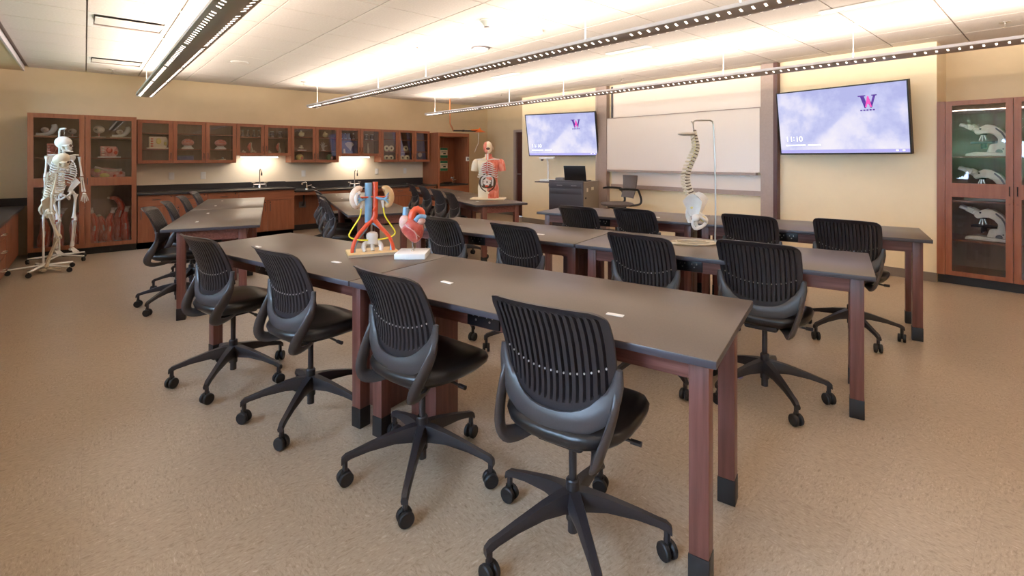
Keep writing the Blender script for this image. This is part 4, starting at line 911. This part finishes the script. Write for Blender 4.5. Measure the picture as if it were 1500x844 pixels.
MB().tube(smooth_path([(.09, .07, .20), (.095, .075, .29), (.10, .03, .325), (.10, -.04, .32), (.095, -.075, .28), (.09, -.07, .20)], 4), .014, 8).build('colon', 'bonew', t); MB().ell((.10, .03, .30), (.02, .05, .03)).build('liver', 'muscle', t); MB().ell((.10, -.005, .195), (.02, .03, .018)).build('bladder', 'red', t)
for s_ in (-1, 1): MB().tube(smooth_path([(.10, .02 * s_, .375), (.09, .085 * s_, .315), (.085, .112 * s_, .245), (.085, .085 * s_, .165), (.095, .02 * s_, .115)], 4), .009, 6).build('opening_edge', 'socket', t)

# ================================================================== SKELETONS
def long_bone(mb, a, b, r, k=1.9):
    a, b = Vector(a), Vector(b); mb.tube([a, a.lerp(b, .10), a.lerp(b, .25), a.lerp(b, .75), a.lerp(b, .90), b], [r * k, r * 1.5, r, r, r * 1.5, r * k], 8); return mb
def skeleton(name, label, loc, rz, lift, scale, knee, bone, base_legs, lean=0, mount='hook', turn=0):
    t = thing(name, label, 'skeleton', loc, rz, 'skeletons on rolling stands'); S = lambda p: (p[0] * scale + lean * max(0, p[2] - .86) * scale, p[1] * scale, p[2] * scale + lift)
    def bd(nm, mb, parent=t, m=bone): mb.v = [S(p) for p in mb.v]; return mb.build(nm, m, parent, angle=60)
    Tt = rotz(turn)
    def hd(nm, mb, parent=t, m=bone): mb.v = [tuple(Tt @ Vector(p)) for p in mb.v]; return bd(nm, mb, parent, m)
    sk = hd('skull', MB().ell((-.01, 0, 1.515), (.095, .072, .085), 16, 10).ell((.05, 0, 1.455), (.045, .052, .055)).ell((.04, .055, 1.47), (.04, .012, .015)).ell((.04, -.055, 1.47), (.04, .012, .015)))
    hd('jaw', MB().tube(smooth_path([(.0, .055, 1.46), (.01, .052, 1.41), (.07, .03, 1.395), (.085, 0, 1.395), (.07, -.03, 1.395), (.01, -.052, 1.41), (0, -.055, 1.46)], 3), (.011), 8), sk)
    hd('eye_sockets', MB().ell((.083, .026, 1.475), (.016, .018, .017)).ell((.083, -.026, 1.475), (.016, .018, .017)).ell((.095, 0, 1.447), (.008, .010, .014)), sk, 'socket')
    sp = MB(); pts = smooth_path([(-.015, 0, 1.43), (-.02, 0, 1.33), (-.06, 0, 1.20), (-.065, 0, 1.08), (-.03, 0, .97), (-.04, 0, .88)], 6)
    for i in range(24):
        q = i / 23 * (len(pts) - 1); a = int(min(q, len(pts) - 2)); p = pts[a].lerp(pts[a + 1], q - a); r = .014 + .010 * i / 23
        sp.lathe([(r * .9, -.009), (r, 0), (r * .9, .009)], 8, p); sp.tube([p, p + Vector((-.045, 0, -.012))], [.006, .003], 5); sp.tube([p + Vector((-.015, -.03, 0)), p + Vector((-.015, .03, 0))], .005, 5)
    bd('spine', sp)
    rb = MB()
    for k in range(11):
        z = 1.325 - .032 * k; w_ = (.075, .10, .118, .128, .134, .138, .138, .134, .126, .112, .095)[k]; fx = (.03, .05, .065, .078, .086, .09, .088, .07, .045, .02, .0)[k]
        for s_ in (-1, 1): rb.tube(smooth_path([(-.075, .02 * s_, z + .01), (-.085, w_ * .7 * s_, z + .005), (-.03, w_ * s_, z - .025), (fx * .6, w_ * .8 * s_, z - .05), (fx + .01, .028 * s_, z - .04 if k < 7 else z - .03)], 3), (.0075), 6)
    rb.tube([(.045, 0, 1.315), (.085, 0, 1.20), (.095, 0, 1.13)], [(.006, .02), (.006, .018), (.005, .012)], 8, up=(1, 0, 0))
    for s_ in (-1, 1):
        rb.tube(smooth_path([(.05, .015 * s_, 1.33), (.045, .08 * s_, 1.345), (-.02, .165 * s_, 1.345)], 3), .008, 6)
        rb.prism([(.06 * s_, 1.33), (.165 * s_, 1.335), (.17 * s_, 1.30), (.10 * s_, 1.17)], -.105, -.095, 'x')
    bd('rib_cage', rb)
    pv = MB(); pelvis(pv, (-.01, 0, .84), 1.18); bd('pelvis', pv)
    for s_ in (-1, 1):
        a = MB(); long_bone(a, (-.02, .175 * s_, 1.32), (-.01, .20 * s_, 1.05), .011); long_bone(a, (-.01, .205 * s_, 1.04), (.03, .22 * s_, .83), .008, 1.5); long_bone(a, (-.02, .19 * s_, 1.04), (.02, .195 * s_, .83), .008, 1.5)
        ar = bd('arm', a); h = MB().ell((.03, .21 * s_, .80), (.018, .026, .018), 8, 6)
        for f in range(5): y = .21 * s_ + (f - 2) * .014; h.tube(smooth_path([(.03, .21 * s_ + (f - 2) * .008, .80), (.038 + .008 * (f == 0), y + (f - 2) * .004, .745), (.045, y + (f - 2) * .007, .705), (.043, y + (f - 2) * .008, .675 + .02 * abs(f - 2))], 2), .0055, 6)
        bd('hand', h, ar)
        l = MB(); hip = Vector((-.005, .092 * s_, .83)); kn = Vector((.03 + knee, .085 * s_, .46)); an = Vector((.0 - knee * .6, .085 * s_, .085))
        long_bone(l, hip + Vector((0, .035 * s_, -.03)), kn + Vector((0, 0, .02)), .015, 2.1); l.tube([hip, hip + Vector((0, .035 * s_, -.03))], .014, 8); l.ell(kn + Vector((.035, 0, .0)), (.014, .020, .024), 8, 6)
        long_bone(l, kn - Vector((0, 0, .02)), an, .013, 2.0); long_bone(l, kn + Vector((-.01, .03 * s_, -.04)), an + Vector((-.01, .025 * s_, 0)), .006, 1.6)
        lg = bd('leg', l); f_ = MB().ell(an + Vector((-.02, 0, -.04)), (.035, .020, .025), 8, 6).ell(an + Vector((.03, 0, -.03)), (.03, .026, .02), 8, 6)
        for q in range(5): f_.tube([an + Vector((.03, (q - 2) * .009, -.03)), an + Vector((.105, (q - 2) * .014, -.06)), an + Vector((.15 - .01 * abs(q - 1), (q - 2) * .016, -.068))], [.009, .0075, .006], 6)
        bd('foot', f_, lg)
    hz = lift + 1.60 * scale
    bx = -.13 * scale if mount == 'hook' else -.055 * scale
    if mount != 'hook': MB().tube([(bx, 0, .06), (bx, 0, .86 * scale)], .011, 8).build('stand_pole', 'whitegloss', t)
    else: MB().tube([(bx, 0, .06), (bx, 0, hz + .06)] + [Vector(p) for p in smooth_path([(bx, 0, hz + .06), (bx + .02, 0, hz + .09), (bx + .05, 0, hz + .10), (.03, 0, hz + .10)], 3)], .011, 8).build('stand_pole', 'whitegloss', t)
    if mount == 'hook': MB().tube([(0, 0, hz + .095), (0, 0, hz - .01)], .003, 6).tube([(-.015, 0, hz + .02), (.015, 0, hz + .05)], .003, 6).build('hook', 'steel', t)
    bs = MB().lathe([(.03, .06), (.045, .075), (.03, .11)], 14, (bx, 0, 0))
    for k in range(base_legs):
        a = 2 * math.pi * k / base_legs + .5; e = Vector((bx + .30 * math.cos(a), .30 * math.sin(a), .066)); bs.tube([(bx, 0, .085), Vector((bx, 0, .08)).lerp(e, .6), e], [(.014, .024), (.013, .020), (.010, .015)], 8)
        cs = MB().lathe([(.010, -.014), (.027, -.013), (.027, .013), (.010, .014)], 14, (e.x, e.y, .027), T=Matrix.Rotation(R(90), 4, 'X')).tube([(e.x, e.y, .03), (e.x, e.y, .062)], .008, 6); cs.build('caster', 'rubber', t)
    bs.build('stand_base', 'whitegloss', t, angle=60)
skeleton('skeleton_model', 'taller white skeleton on a rolling stand against the display cabinet', (-.20, 8.62, 0), -66, .11, .955, .02, 'bonew', 5, turn=42)
skeleton('skeleton_model', 'shorter ivory skeleton on a rolling stand, in front of the taller one', (-.32, 8.02, 0), 4, .0, .885, .05, 'bone', 5, .20, 'pelvis', -25)

# ================================================================== DISPLAY-CABINET CONTENTS
def px_x(px, Y): r = (px - 750) / FPX; c_, s_ = math.sin(R(41.2)), math.cos(R(41.2)); d = Y / (-c_ * r + s_); return (s_ * r + c_) * d
def eye_model(x, y, z, label, small=False, group='eye models'):
    t = thing('eye_model', label, 'anatomy model', (x, y, z), -30, group); k = .7 if small else 1
    B(-.06 * k, .06 * k, -.05 * k, .05 * k, 0, .012).build('base', 'whitegloss', t, bevel=.002); MB().tube([(0, 0, .012), (0, 0, .07 * k)], .008, 8).build('stem', 'pink', t)
    MB().ell((0, 0, .115 * k), (.068 * k, .055 * k, .055 * k), 16, 10).build('eyeball', 'eyew', t); MB().lathe([(.028 * k, 0), (.026 * k, .010 * k), (.004, .014 * k)], 16, (0, -.050 * k, .115 * k), T=Matrix.Rotation(R(90), 4, 'X')).build('iris', 'cart', t); MB().ell((0, -.060 * k, .115 * k), (.012 * k, .008 * k, .012 * k)).build('pupil', 'iris', t)
def ear_model(x, y, z, label, flip=1):
    t = thing('ear_model', label, 'anatomy model', (x, y, z), 0, 'ear models')
    B(-.12, .12, -.06, .06, 0, .014).build('base', 'bone', t, bevel=.002)
    MB().tube(smooth_path([(-.10 * flip, 0, .03), (-.03 * flip, 0, .028), (.05 * flip, 0, .06), (.085 * flip, 0, .12), (.08 * flip, 0, .17)], 4), radpath([.018, .022, .030, .034, .028], 4), 10).build('ear_canal', 'whitegloss', t, angle=80)
    MB().ell((-.01 * flip, -.02, .09), (.042, .034, .036)).build('inner_ear', 'eyew', t); MB().ell((-.005 * flip, -.052, .09), (.018, .010, .016)).build('cochlea', 'cart', t)
ear_model(-.40, 9.26, 1.65, 'white ear model at the left of the top shelf behind the skeleton'); eye_model(-.13, 9.26, 1.65, 'small eye model on the top shelf beside the hanging skeleton hook', True)
eye_model(.155, 9.24, 1.65, 'oval eye model on a pink stem at the right-door top shelf'); ear_model(.40, 9.24, 1.65, 'white ear model at the right end of the top shelf')
def block_model(x, y, z, label, mats, w=.17, h=.14):
    t = thing('tissue_block', label, 'anatomy model', (x, y, z), 0, 'tissue block models')
    B(-w / 2 - .03, w / 2 + .03, -.06, .06, 0, .016).build('base', mats[0], t, bevel=.002); B(-w / 2, w / 2 - .02, -.045, .045, .016, .016 + h).build('block', mats[1], t, bevel=.008)
    MB().ell((w / 2 - .03, -.01, .016 + h * .5), (.035, .045, h * .46)).build('bulge', mats[1], t); MB().ell((.0, -.045, .016 + h * .6), (.035, .012, h * .28)).ell((w * .36, -.045, .03 + h * .3), (.02, .014, h * .2)).build('organ_relief', mats[2], t)
    for q in range(4): MB().ell((-w * .35, -.045, .04 + q * h * .22), (.018, .006, .011)).build('cell_relief', mats[3], t)
block_model(.27, 9.24, 1.36, 'pink tissue block model on a white base in the display cabinet', ('whitegloss', 'pink', 'red', 'tendon'), .20, .15)
block_model(-.33, 9.28, 1.36, 'dark red tissue block behind the taller skeleton', ('muscle', 'muscle', 'heart', 'pink'), .12, .18)
t = thing('body_section_model', 'pink and yellow body section model lying above the middle rail', 'anatomy model', (.26, 9.24, .985))
rg = []
for i in range(11):
    f = i / 10; r_ = .045 + .05 * math.sin(f * 2.8) ** 1; rg.append([(lerp(-.20, .19, f), r_ * .8 * math.cos(a * math.pi / 7), .10 + .07 * (1 - f) + r_ * math.sin(a * math.pi / 7)) for a in range(14)])
MB().loft(rg).build('body', 'pink', t, angle=80); MB().ell((-.04, -.06, .12), (.06, .03, .035)).ell((-.12, -.05, .19), (.04, .03, .03)).build('fat', 'tissuey', t); MB().ell((.07, -.07, .11), .022).ell((.14, -.05, .15), .022).build('vessel_cut', 'red', t); MB().box(-.19, .19, -.07, .07, .0, .05).build('support', 'skin', t, bevel=.01); MB().tube(smooth_path([(-.15, -.05, .24), (0, -.08, .19), (.15, -.06, .20)], 4), .016, 8).build('ridge', 'tendon', t)
t = thing('organ_model', 'dark red organ model low behind the skeleton rib cages', 'anatomy model', (-.30, 9.30, .985)); MB().ell((0, 0, .10), (.16, .09, .10)).build('body', 'heart', t); MB().ell((.08, -.05, .14), (.06, .04, .05)).build('lobe', 'muscle', t); B(-.10, .10, -.06, .06, 0, .02).build('base', 'whitegloss', t)
def limb(x, y, z, label, pts, rad, hand=None, rz=0, tw=1, tendon=(.0, .2)):
    t = thing('muscle_limb_model', label, 'anatomy model', (x, y, z), rz, 'muscle limb models')
    B(-.06, .06, -.05, .05, 0, .012).build('base', 'whitegloss', t, bevel=.002)
    P_ = smooth_path(pts, 5); r_ = radpath(rad, 5); n = len(P_)
    MB().tube(P_, r_, 12).build('muscle', 'muscle', t, angle=80)
    for k in range(4):
        a = k * 1.57 + .4; MB().tube([p + Vector((math.cos(a), math.sin(a), 0)) * (q * .86) for p, q in zip(P_[2:-2], r_[2:-2])], [q * .24 for q in r_[2:-2]], 6).build('muscle_band', 'red' if k % 2 else 'muscle', t, angle=80)
    i = int(n * .40); MB().tube([p + Vector((0, -q * .9, 0)) for p, q in zip(P_[i:i + 4], r_[i:i + 4])], .012, 6).build('tendon', 'tendon', t)
    e = P_[-1]; d = (P_[-1] - P_[-3]).normalized()
    if hand:
        h = MB().ell(e + d * .02, (.028, .018, .034))
        for q in range(4): h.tube([e + d * .04 + Vector(((q - 1.5) * .012, 0, 0)), e + d * .085 + Vector(((q - 1.5) * .018, -.012, 0))], .006, 6)
        h.build('hand', 'tendon', t)
    else: MB().ell(e + d * .01, (rad[-1] * 1.05, rad[-1] * 1.05, .02)).build('bone_end', 'bone', t)
    return t
LZ = .12
limb(.28, 9.22, LZ, 'bent muscle arm model in the lower right door', [(0, 0, .012), (-.02, 0, .10), (.0, 0, .22), (-.01, 0, .33), (.02, 0, .43)], [.055, .062, .05, .042, .024], True)
limb(.46, 9.20, LZ, 'straight muscle arm model nearest the right side of the lower door', [(0, 0, .012), (.0, 0, .10), (-.005, 0, .25), (-.015, 0, .36), (.0, 0, .44)], [.05, .058, .045, .038, .022], True)
limb(.36, 9.42, LZ, 'tall grey and red leg model at the back of the lower right shelf', [(0, 0, .012), (.02, 0, .15), (.03, 0, .35), (.06, 0, .50), (.0, 0, .62), (-.08, 0, .64)], [.075, .085, .06, .045, .035, .02])
limb(.10, 9.24, LZ, 'muscle leg model partly behind the middle door stile', [(0, 0, .012), (-.01, 0, .12), (.01, 0, .24), (.0, 0, .36), (-.02, 0, .44)], [.045, .062, .05, .045, .025], True)
limb(.18, 9.36, LZ, 'grey-blue leg model behind the arm models', [(0, 0, .012), (.03, 0, .15), (.02, 0, .28), (-.02, 0, .38)], [.05, .075, .06, .03])
limb(-.10, 9.24, LZ, 'muscle arm model beside the taller skeleton shin', [(0, 0, .012), (.01, 0, .12), (-.01, 0, .26), (.02, 0, .38), (.05, 0, .46)], [.055, .062, .052, .05, .03], True)
limb(-.27, 9.26, LZ, 'muscle leg model between the two skeletons', [(0, 0, .012), (-.01, 0, .12), (.0, 0, .25), (-.02, 0, .37), (.02, 0, .46)], [.055, .065, .05, .042, .025], True)
limb(-.43, 9.28, LZ, 'muscle leg model behind the shorter skeleton', [(0, 0, .012), (.01, 0, .12), (.02, 0, .26), (.0, 0, .40)], [.06, .068, .05, .028])

UYc = 9.42
def brain_model(x, z, label):
    t = thing('brain_model', label, 'anatomy model', (x, UYc, z), 0, 'brain models'); MB().lathe([(.085, 0), (.085, .012), (.05, .05), (.055, .055)], 20).build('base', 'whitegloss', t)
    MB().ell((0, 0, .105), (.088, .070, .060), 16, 10).build('brain', 'pink', t)
    for q in range(4): MB().tube(smooth_path([(-.075 + q * .01, -.045, .09 + q * .018), (0, -.075 + q * .008, .095 + q * .02), (.075 - q * .01, -.045, .09 + q * .018)], 4), .008, 6).build('fold', 'muscle' if q % 2 else 'pink', t)
block_model(px_x(232, UYc), UYc, 1.50, 'cream and green body relief block in the first wall cabinet', ('skin', 'skin', 'tissuey', 'muscle'), .24, .17)
brain_model(px_x(275, UYc), 1.50, 'pink brain model behind the second wall-cabinet door'); brain_model(px_x(323, UYc), 1.50, 'pink brain model behind the third wall-cabinet door')
t = thing('storage_box', 'dark box on the bottom shelf of the first wall cabinet', 'box', (px_x(272, UYc), UYc, 1.291)); B(-.12, .10, -.08, .08, 0, .09).build('body', 'chart', t, bevel=.004); B(-.125, .105, -.085, .085, .09, .11).build('lid', 'grey', t, bevel=.004)
t = thing('jaw_model', 'small ivory jaw model on the bottom shelf of the first wall cabinet', 'anatomy model', (px_x(324, UYc), UYc, 1.291)); B(-.12, .12, -.06, .06, 0, .012).build('base', 'bone', t, bevel=.002); MB().tube(smooth_path([(-.06, .02, .03), (-.04, -.03, .03), (0, -.045, .03), (.04, -.03, .03), (.06, .02, .03)], 4), .016, 8).build('jaw', 'bone', t); MB().ell((.02, -.01, .055), (.02, .02, .025)).build('tooth', 'bonew', t)
def flask(x, z, label, group, conical=True):
    t = thing('lab_flask', label, 'flask', (x, UYc - .02, z), 0, group)
    MB().lathe([(.034, 0), (.036, .006), (.030, .03), (.014, .075), (.013, .105), (.016, .11)] if conical else [(.036, 0), (.038, .01), (.038, .075), (.030, .085), (.030, .10)], 16).build('glass', 'flask', t); MB().lathe([(.026, .004), (.024, .022)], 14).build('specimen', 'eyew', t); MB().lathe([(.015, .108), (.016, .118), (.012, .122)], 12).build('stopper', 'whitegloss', t) if conical else MB().lathe([(.032, .10), (.032, .112)], 14).build('lid', 'whitegloss', t)
for i, p in enumerate((355, 363, 371.5, 378.5)): flask(px_x(p, UYc), 1.72, '%s flask from the left over the left sink light' % ('first', 'second', 'third', 'fourth')[i], 'flasks over the left sink')
for i, p in enumerate((398, 410)): flask(px_x(p, UYc), 1.72, '%s specimen jar on the upper shelf over the left sink' % ('left', 'right')[i], 'specimen jars over the left sink', False)
for i, p in enumerate((502, 508, 514, 520)): flask(px_x(p, UYc - .09), 1.72, '%s flask from the left above the blue chart' % ('first', 'second', 'third', 'fourth')[i], 'flasks over the right sink')
for i, p in enumerate((536, 544)): flask(px_x(p, UYc), 1.72, '%s specimen jar on the upper shelf over the right sink' % ('left', 'right')[i], 'specimen jars over the right sink', False)
def joint_fig(x, z, label, cat_m='muscle'):
    t = thing('joint_model', label, 'anatomy model', (x, UYc, z), 0, 'joint models'); MB().lathe([(.05, 0), (.05, .01), (.02, .014)], 16).build('base', 'bone', t)
    MB().tube(smooth_path([(0, 0, .01), (.02, 0, .07), (-.01, 0, .14), (.01, 0, .21)], 4), radpath([.018, .022, .03, .014], 4), 10).build('bone', 'bone', t); MB().tube(smooth_path([(-.015, -.02, .07), (-.03, -.025, .13), (-.005, -.02, .20)], 4), radpath([.012, .028, .010], 4), 10).build('muscle', cat_m, t, angle=80)
joint_fig(px_x(367, UYc), 1.416, 'red knee joint model over the left sink light'); joint_fig(px_x(408, UYc), 1.416, 'brown hip joint model right of the left sink light')
def bone_piece(x, z, label, m='bone', k=1):
    t = thing('bone_piece', label, 'anatomy model', (x, UYc - .02, z), 0, 'small bone pieces'); MB().ell((0, 0, .03 * k), (.035 * k, .025 * k, .03 * k)).build('body', m, t); MB().tube([(-.015 * k, 0, .035 * k), (.0, 0, .075 * k)], [.018 * k, .010 * k], 8).tube([(.0, -.01, .03 * k), (.03 * k, -.01, .05 * k)], .008 * k, 6).build('process', m, t)
for p, l in ((356.5, 'left ivory bone piece beside the red knee model'), (372, 'right ivory bone piece beside the red knee model'), (394, 'small ivory bone piece left of the brown hip model')): bone_piece(px_x(p, UYc), 1.416, l)
bone_piece(px_x(441, UYc), 1.745, 'yellow vertebra model on the top shelf, left door of the middle wall cabinet', 'creamy', 1.5); bone_piece(px_x(476, UYc), 1.745, 'yellow vertebra model on the top shelf, right door of the middle wall cabinet', 'creamy', 1.5)
t = thing('skull_base_model', 'ivory skull base on a plate in the middle wall cabinet', 'anatomy model', (px_x(441, UYc), UYc, 1.49)); B(-.08, .08, -.05, .05, 0, .014).build('base', 'whitegloss', t); MB().ell((0, 0, .05), (.05, .04, .025)).build('plate', 'bone', t); MB().ell((.0, 0, .085), (.03, .025, .018)).build('cap', 'skin', t)
t = thing('hand_model', 'pale skeletal hand model in the middle wall cabinet', 'anatomy model', (px_x(474, UYc), UYc, 1.49)); MB().lathe([(.04, 0), (.04, .01)], 14).build('base', 'whitegloss', t); MB().tube([(0, 0, .01), (-.01, 0, .06)], [.016, .024], 10).ell((-.012, 0, .075), (.032, .014, .03)).build('palm', 'bonew', t)
for q, (ax, az) in enumerate([(-.06, .12), (-.04, .16), (-.01, .17), (.025, .155), (.065, .10)]): MB().tube([(-.012 + (q - 2) * .012, 0, .085), (lerp(-.012, ax, .6), -.006, lerp(.085, az, .6)), (ax, -.004, az)], [.009, .008, .006], 8).build('finger', 'bonew', t)
def ball_model(p, z, label, m, m2):
    t = thing('ball_model', label, 'anatomy model', (px_x(p, UYc), UYc, z), 0, 'ball-shaped models'); MB().lathe([(.05, 0), (.05, .012), (.02, .016)], 16).build('base', 'whitegloss', t); MB().ell((0, 0, .075), (.072, .06, .062)).build('body', m, t); MB().ell((.02, -.04, .065), (.03, .025, .03)).build('cut_out', m2, t)
ball_model(439, 1.291, 'yellow ball-shaped cell model at the bottom of the middle wall cabinet', 'tissuey', 'muscle'); ball_model(483, 1.291, 'green ball-shaped cell model at the bottom of the middle wall cabinet', 'greenish', 'pink')
# charts leaning in the wall cabinets
def chart(x0, x1, z0, z1, label, lean=.04, y=UYc + .06):
    t = thing('anatomy_chart', label, 'chart', (0, y, 0), 0, 'blue anatomy charts'); T = Matrix.Translation((0, 0, z0)) @ Matrix.Rotation(-lean, 4, 'X'); MB().box(x0, x1, -.006, .006, 0, z1 - z0, T).build('panel', 'chart', t, smooth=False); return t, T
t, T = chart(px_x(501, UYc - .02), px_x(524, UYc - .02), 1.416, 1.695, 'blue skull chart behind the flasks over the right sink', .1, UYc - .02)
xm = px_x(512, UYc - .02); MB().prism([(xm - .09, .22), (xm - .03, .26), (xm + .06, .25), (xm + .10, .20), (xm + .06, .17), (xm + .02, .08), (xm - .01, .12), (xm - .05, .16)], -.009, -.006, 'y', T=T).build('skull_print', 'charts', t, smooth=False); MB().prism([(xm - .12, .0), (xm - .08, 0), (xm - .09, .12), (xm - .12, .12)], -.009, -.006, 'y', T=T).build('bone_print', 'charts', t, smooth=False)
def banner(pts, label, seal):
    t = thing('rolled_banner', label, 'banner', (0, 0, 0), 0, 'violet banners in the last wall cabinet'); Y = UYc - .06
    MB().prism([(px_x(p, Y), z) for p, z in pts], Y - .006, Y + .006, 'y').build('cloth', 'chart', t, smooth=False)
    if seal: MB().lathe([(.05, 0), (.05, .003), (.035, .004)], 20, (px_x(seal, Y), Y - .006, 1.42), T=Matrix.Rotation(R(90), 4, 'X')).build('seal_print', 'charts', t)
    MB().tube([(px_x(pts[0][0], Y), Y, pts[0][1] - .01), (px_x(pts[1][0], Y), Y, pts[1][1] - .01)], .012, 8).build('rod', 'grey', t)
banner([(601.5, 1.31), (602.5, 1.31), (600, 1.91), (594.5, 1.91)], 'narrow violet banner behind the second disc door', None); banner([(609.5, 1.31), (624, 1.31), (620, 1.91), (609.5, 1.91)], 'wide violet banner with round seal behind the last wall-cabinet door', 615)
def disc_model(p, z, label):
    t = thing('disc_model', label, 'anatomy model', (px_x(p, UYc), UYc - .05, z), 0, 'round disc models'); MB().lathe([(.03, 0), (.03, .008)], 12).build('foot', 'bone', t); MB().lathe([(.05, -.012), (.058, -.008), (.058, .008), (.05, .012)], 20, (0, 0, .066), T=Matrix.Rotation(R(90), 4, 'X')).build('disc', 'creamy', t); MB().lathe([(.02, -.016), (.02, .016)], 12, (0, 0, .066), T=Matrix.Rotation(R(90), 4, 'X')).build('hub', 'socket', t)
for p, z, l in [(564.5, 1.49, 'left upper yellow disc behind the first disc door'), (571.5, 1.49, 'right upper yellow disc behind the first disc door'), (592.5, 1.49, 'upper yellow disc behind the second disc door'), (564.5, 1.291, 'left lower yellow disc behind the first disc door'), (571, 1.291, 'right lower yellow disc behind the first disc door'), (588, 1.291, 'left lower yellow disc behind the second disc door'), (594.5, 1.291, 'right lower yellow disc behind the second disc door')]: disc_model(p, z, l)
t = thing('small_figure', 'slim white bone figure right of the blue skull chart', 'anatomy model', (px_x(539, UYc), UYc, 1.416)); MB().lathe([(.03, 0), (.03, .01)], 14).build('base', 'whitegloss', t); MB().tube([(0, 0, .01), (0, 0, .06), (.0, 0, .10), (0, 0, .16), (0, 0, .24)], [.01, .022, .026, .012, .008], 10).build('bone', 'bone', t)

# ================================================================== MICROSCOPES
def make_microscope(label, loc, rz=-90):
    t = thing('microscope', label, 'microscope', loc, rz, 'microscopes in the right cabinet')   # local +x to the viewer's right
    arm = [(-.04, .30), (.02, .335), (.08, .325), (.14, .285), (.185, .22), (.20, .14), (.195, .05), (.17, 0), (.10, 0), (.02, 0), (.03, .05), (.05, .12), (.11, .14), (.115, .18), (.085, .22), (.045, .242), (.0, .24), (-.045, .225), (-.07, .25), (-.065, .285)]
    MB().prism(arm, -.045, .045, 'y').build('arm', 'cream', t, bevel=.008)
    MB().prism([(-.14, 0), (.19, 0), (.19, .035), (-.05, .045), (-.13, .03)], -.075, .075, 'y').build('base', 'cream', t, bevel=.008)
    MB().tube([(-.05, 0, .285), (-.10, 0, .315)], .036, 14).box(-.03, .03, -.045, .045, -.025, .025, Matrix.Translation((-.105, 0, .312)) @ Matrix.Rotation(R(26), 4, 'Y')).build('head', 'cream', t)
    for y_ in (-.03, .03): MB().tube([(-.12, y_, .318), (-.17, y_, .338)], .019, 12).tube([(-.165, y_, .336), (-.185, y_, .345)], .022, 12).build('eyepiece', 'whitegloss', t)
    MB().lathe([(.03, .0), (.034, .02)], 16, (-.005, 0, .225)).build('turret', 'black', t)
    for dx, dz in ((-.03, .06), (-.005, .065), (.025, .055)): MB().tube([(-.005 + dx * .4, 0, .225), (-.005 + dx, -.005, .225 - dz)], .009, 10).build('objective', 'steel', t)
    MB().box(-.09, .11, -.07, .07, .135, .155).tube([(-.0, 0, .135), (0, 0, .09)], .025, 12).tube([(.0, -.09, .09), (0, .09, .09)], .008, 8).build('stage', 'black', t)
    MB().prism([(.10, .30), (.15, .25), (.178, .19), (.185, .10), (.172, .10), (.163, .185), (.138, .238), (.095, .285)], -.048, -.045, 'y').build('arm_inlay', 'grey', t)
    for s_ in (-1, 1): MB().lathe([(.026, 0), (.026, .02), (.018, .024)], 18, (.125, s_ * .045, .045), T=Matrix.Rotation(R(-90 * s_), 4, 'X')).build('focus_knob', 'grey', t)
    MB().lathe([(.007, 0), (.007, .004)], 10, (.155, -.045, .075), T=Matrix.Rotation(R(90), 4, 'X')).lathe([(.009, 0), (.009, .004)], 10, (-.02, -.045, .29), T=Matrix.Rotation(R(90), 4, 'X')).build('button', 'black', t)
    return t
mY = .60
m0 = make_microscope('cream microscope on the top shelf of the right cabinet', (7.2, mY, 1.375), -96)
dup(m0, (7.2, mY + .01, .905), -96, 'cream microscope on the middle shelf, half behind the door rail'); dup(m0, (7.2, mY, .485), -96, 'cream microscope on the lowest filled shelf of the right cabinet')
dup(m0, (7.2, .10, 1.375), -96, 'cream microscope on the top shelf behind the second door'); dup(m0, (7.2, .10, .905), -96, 'cream microscope on the middle shelf behind the second door'); dup(m0, (7.2, .10, .485), -96, 'cream microscope on the lower shelf behind the second door')

# small marks on the floor
tag(B(3.03, 3.07, 1.33, 1.36, .0003, .0012).build('floor_tape', 'tape', smooth=False), 'small purple tape mark on the floor beside the middle table', 'tape')

# ================================================================== OUTSIDE THE WINDOWS
lawn = B(-30, XL - .2, -25, 30, -.6, -.5).build('lawn', 'grass', smooth=False); lawn['kind'] = 'structure'
for i, (x, y, h) in enumerate([(-7.5, -9, 5), (-8, -3.5, 6), (-7.5, 2, 4.8), (-8, 7.5, 5.6), (-7.5, 13, 5)]):
    t = thing('garden_tree', 'leafy tree outside the windows, %s along the lawn' % ('first', 'second', 'third', 'fourth', 'fifth', 'sixth', 'seventh')[i], 'tree', (x, y, -.5), 0, 'trees outside the windows')
    MB().tube([(0, 0, 0), (.1, 0, h * .4), (0, .1, h * .7)], [.18, .14, .08], 8).build('trunk', 'bark', t)
    cr = MB(); rr = random.Random(i)
    for q in range(16): cr.ell((rr.uniform(-1.1, 1.1), rr.uniform(-1.6, 1.6), h * rr.uniform(.25, .95)), (rr.uniform(.6, 1.1), rr.uniform(.6, 1.1), rr.uniform(.5, .9)), 8, 6)
    cr.build('crown', 'leaf', t)
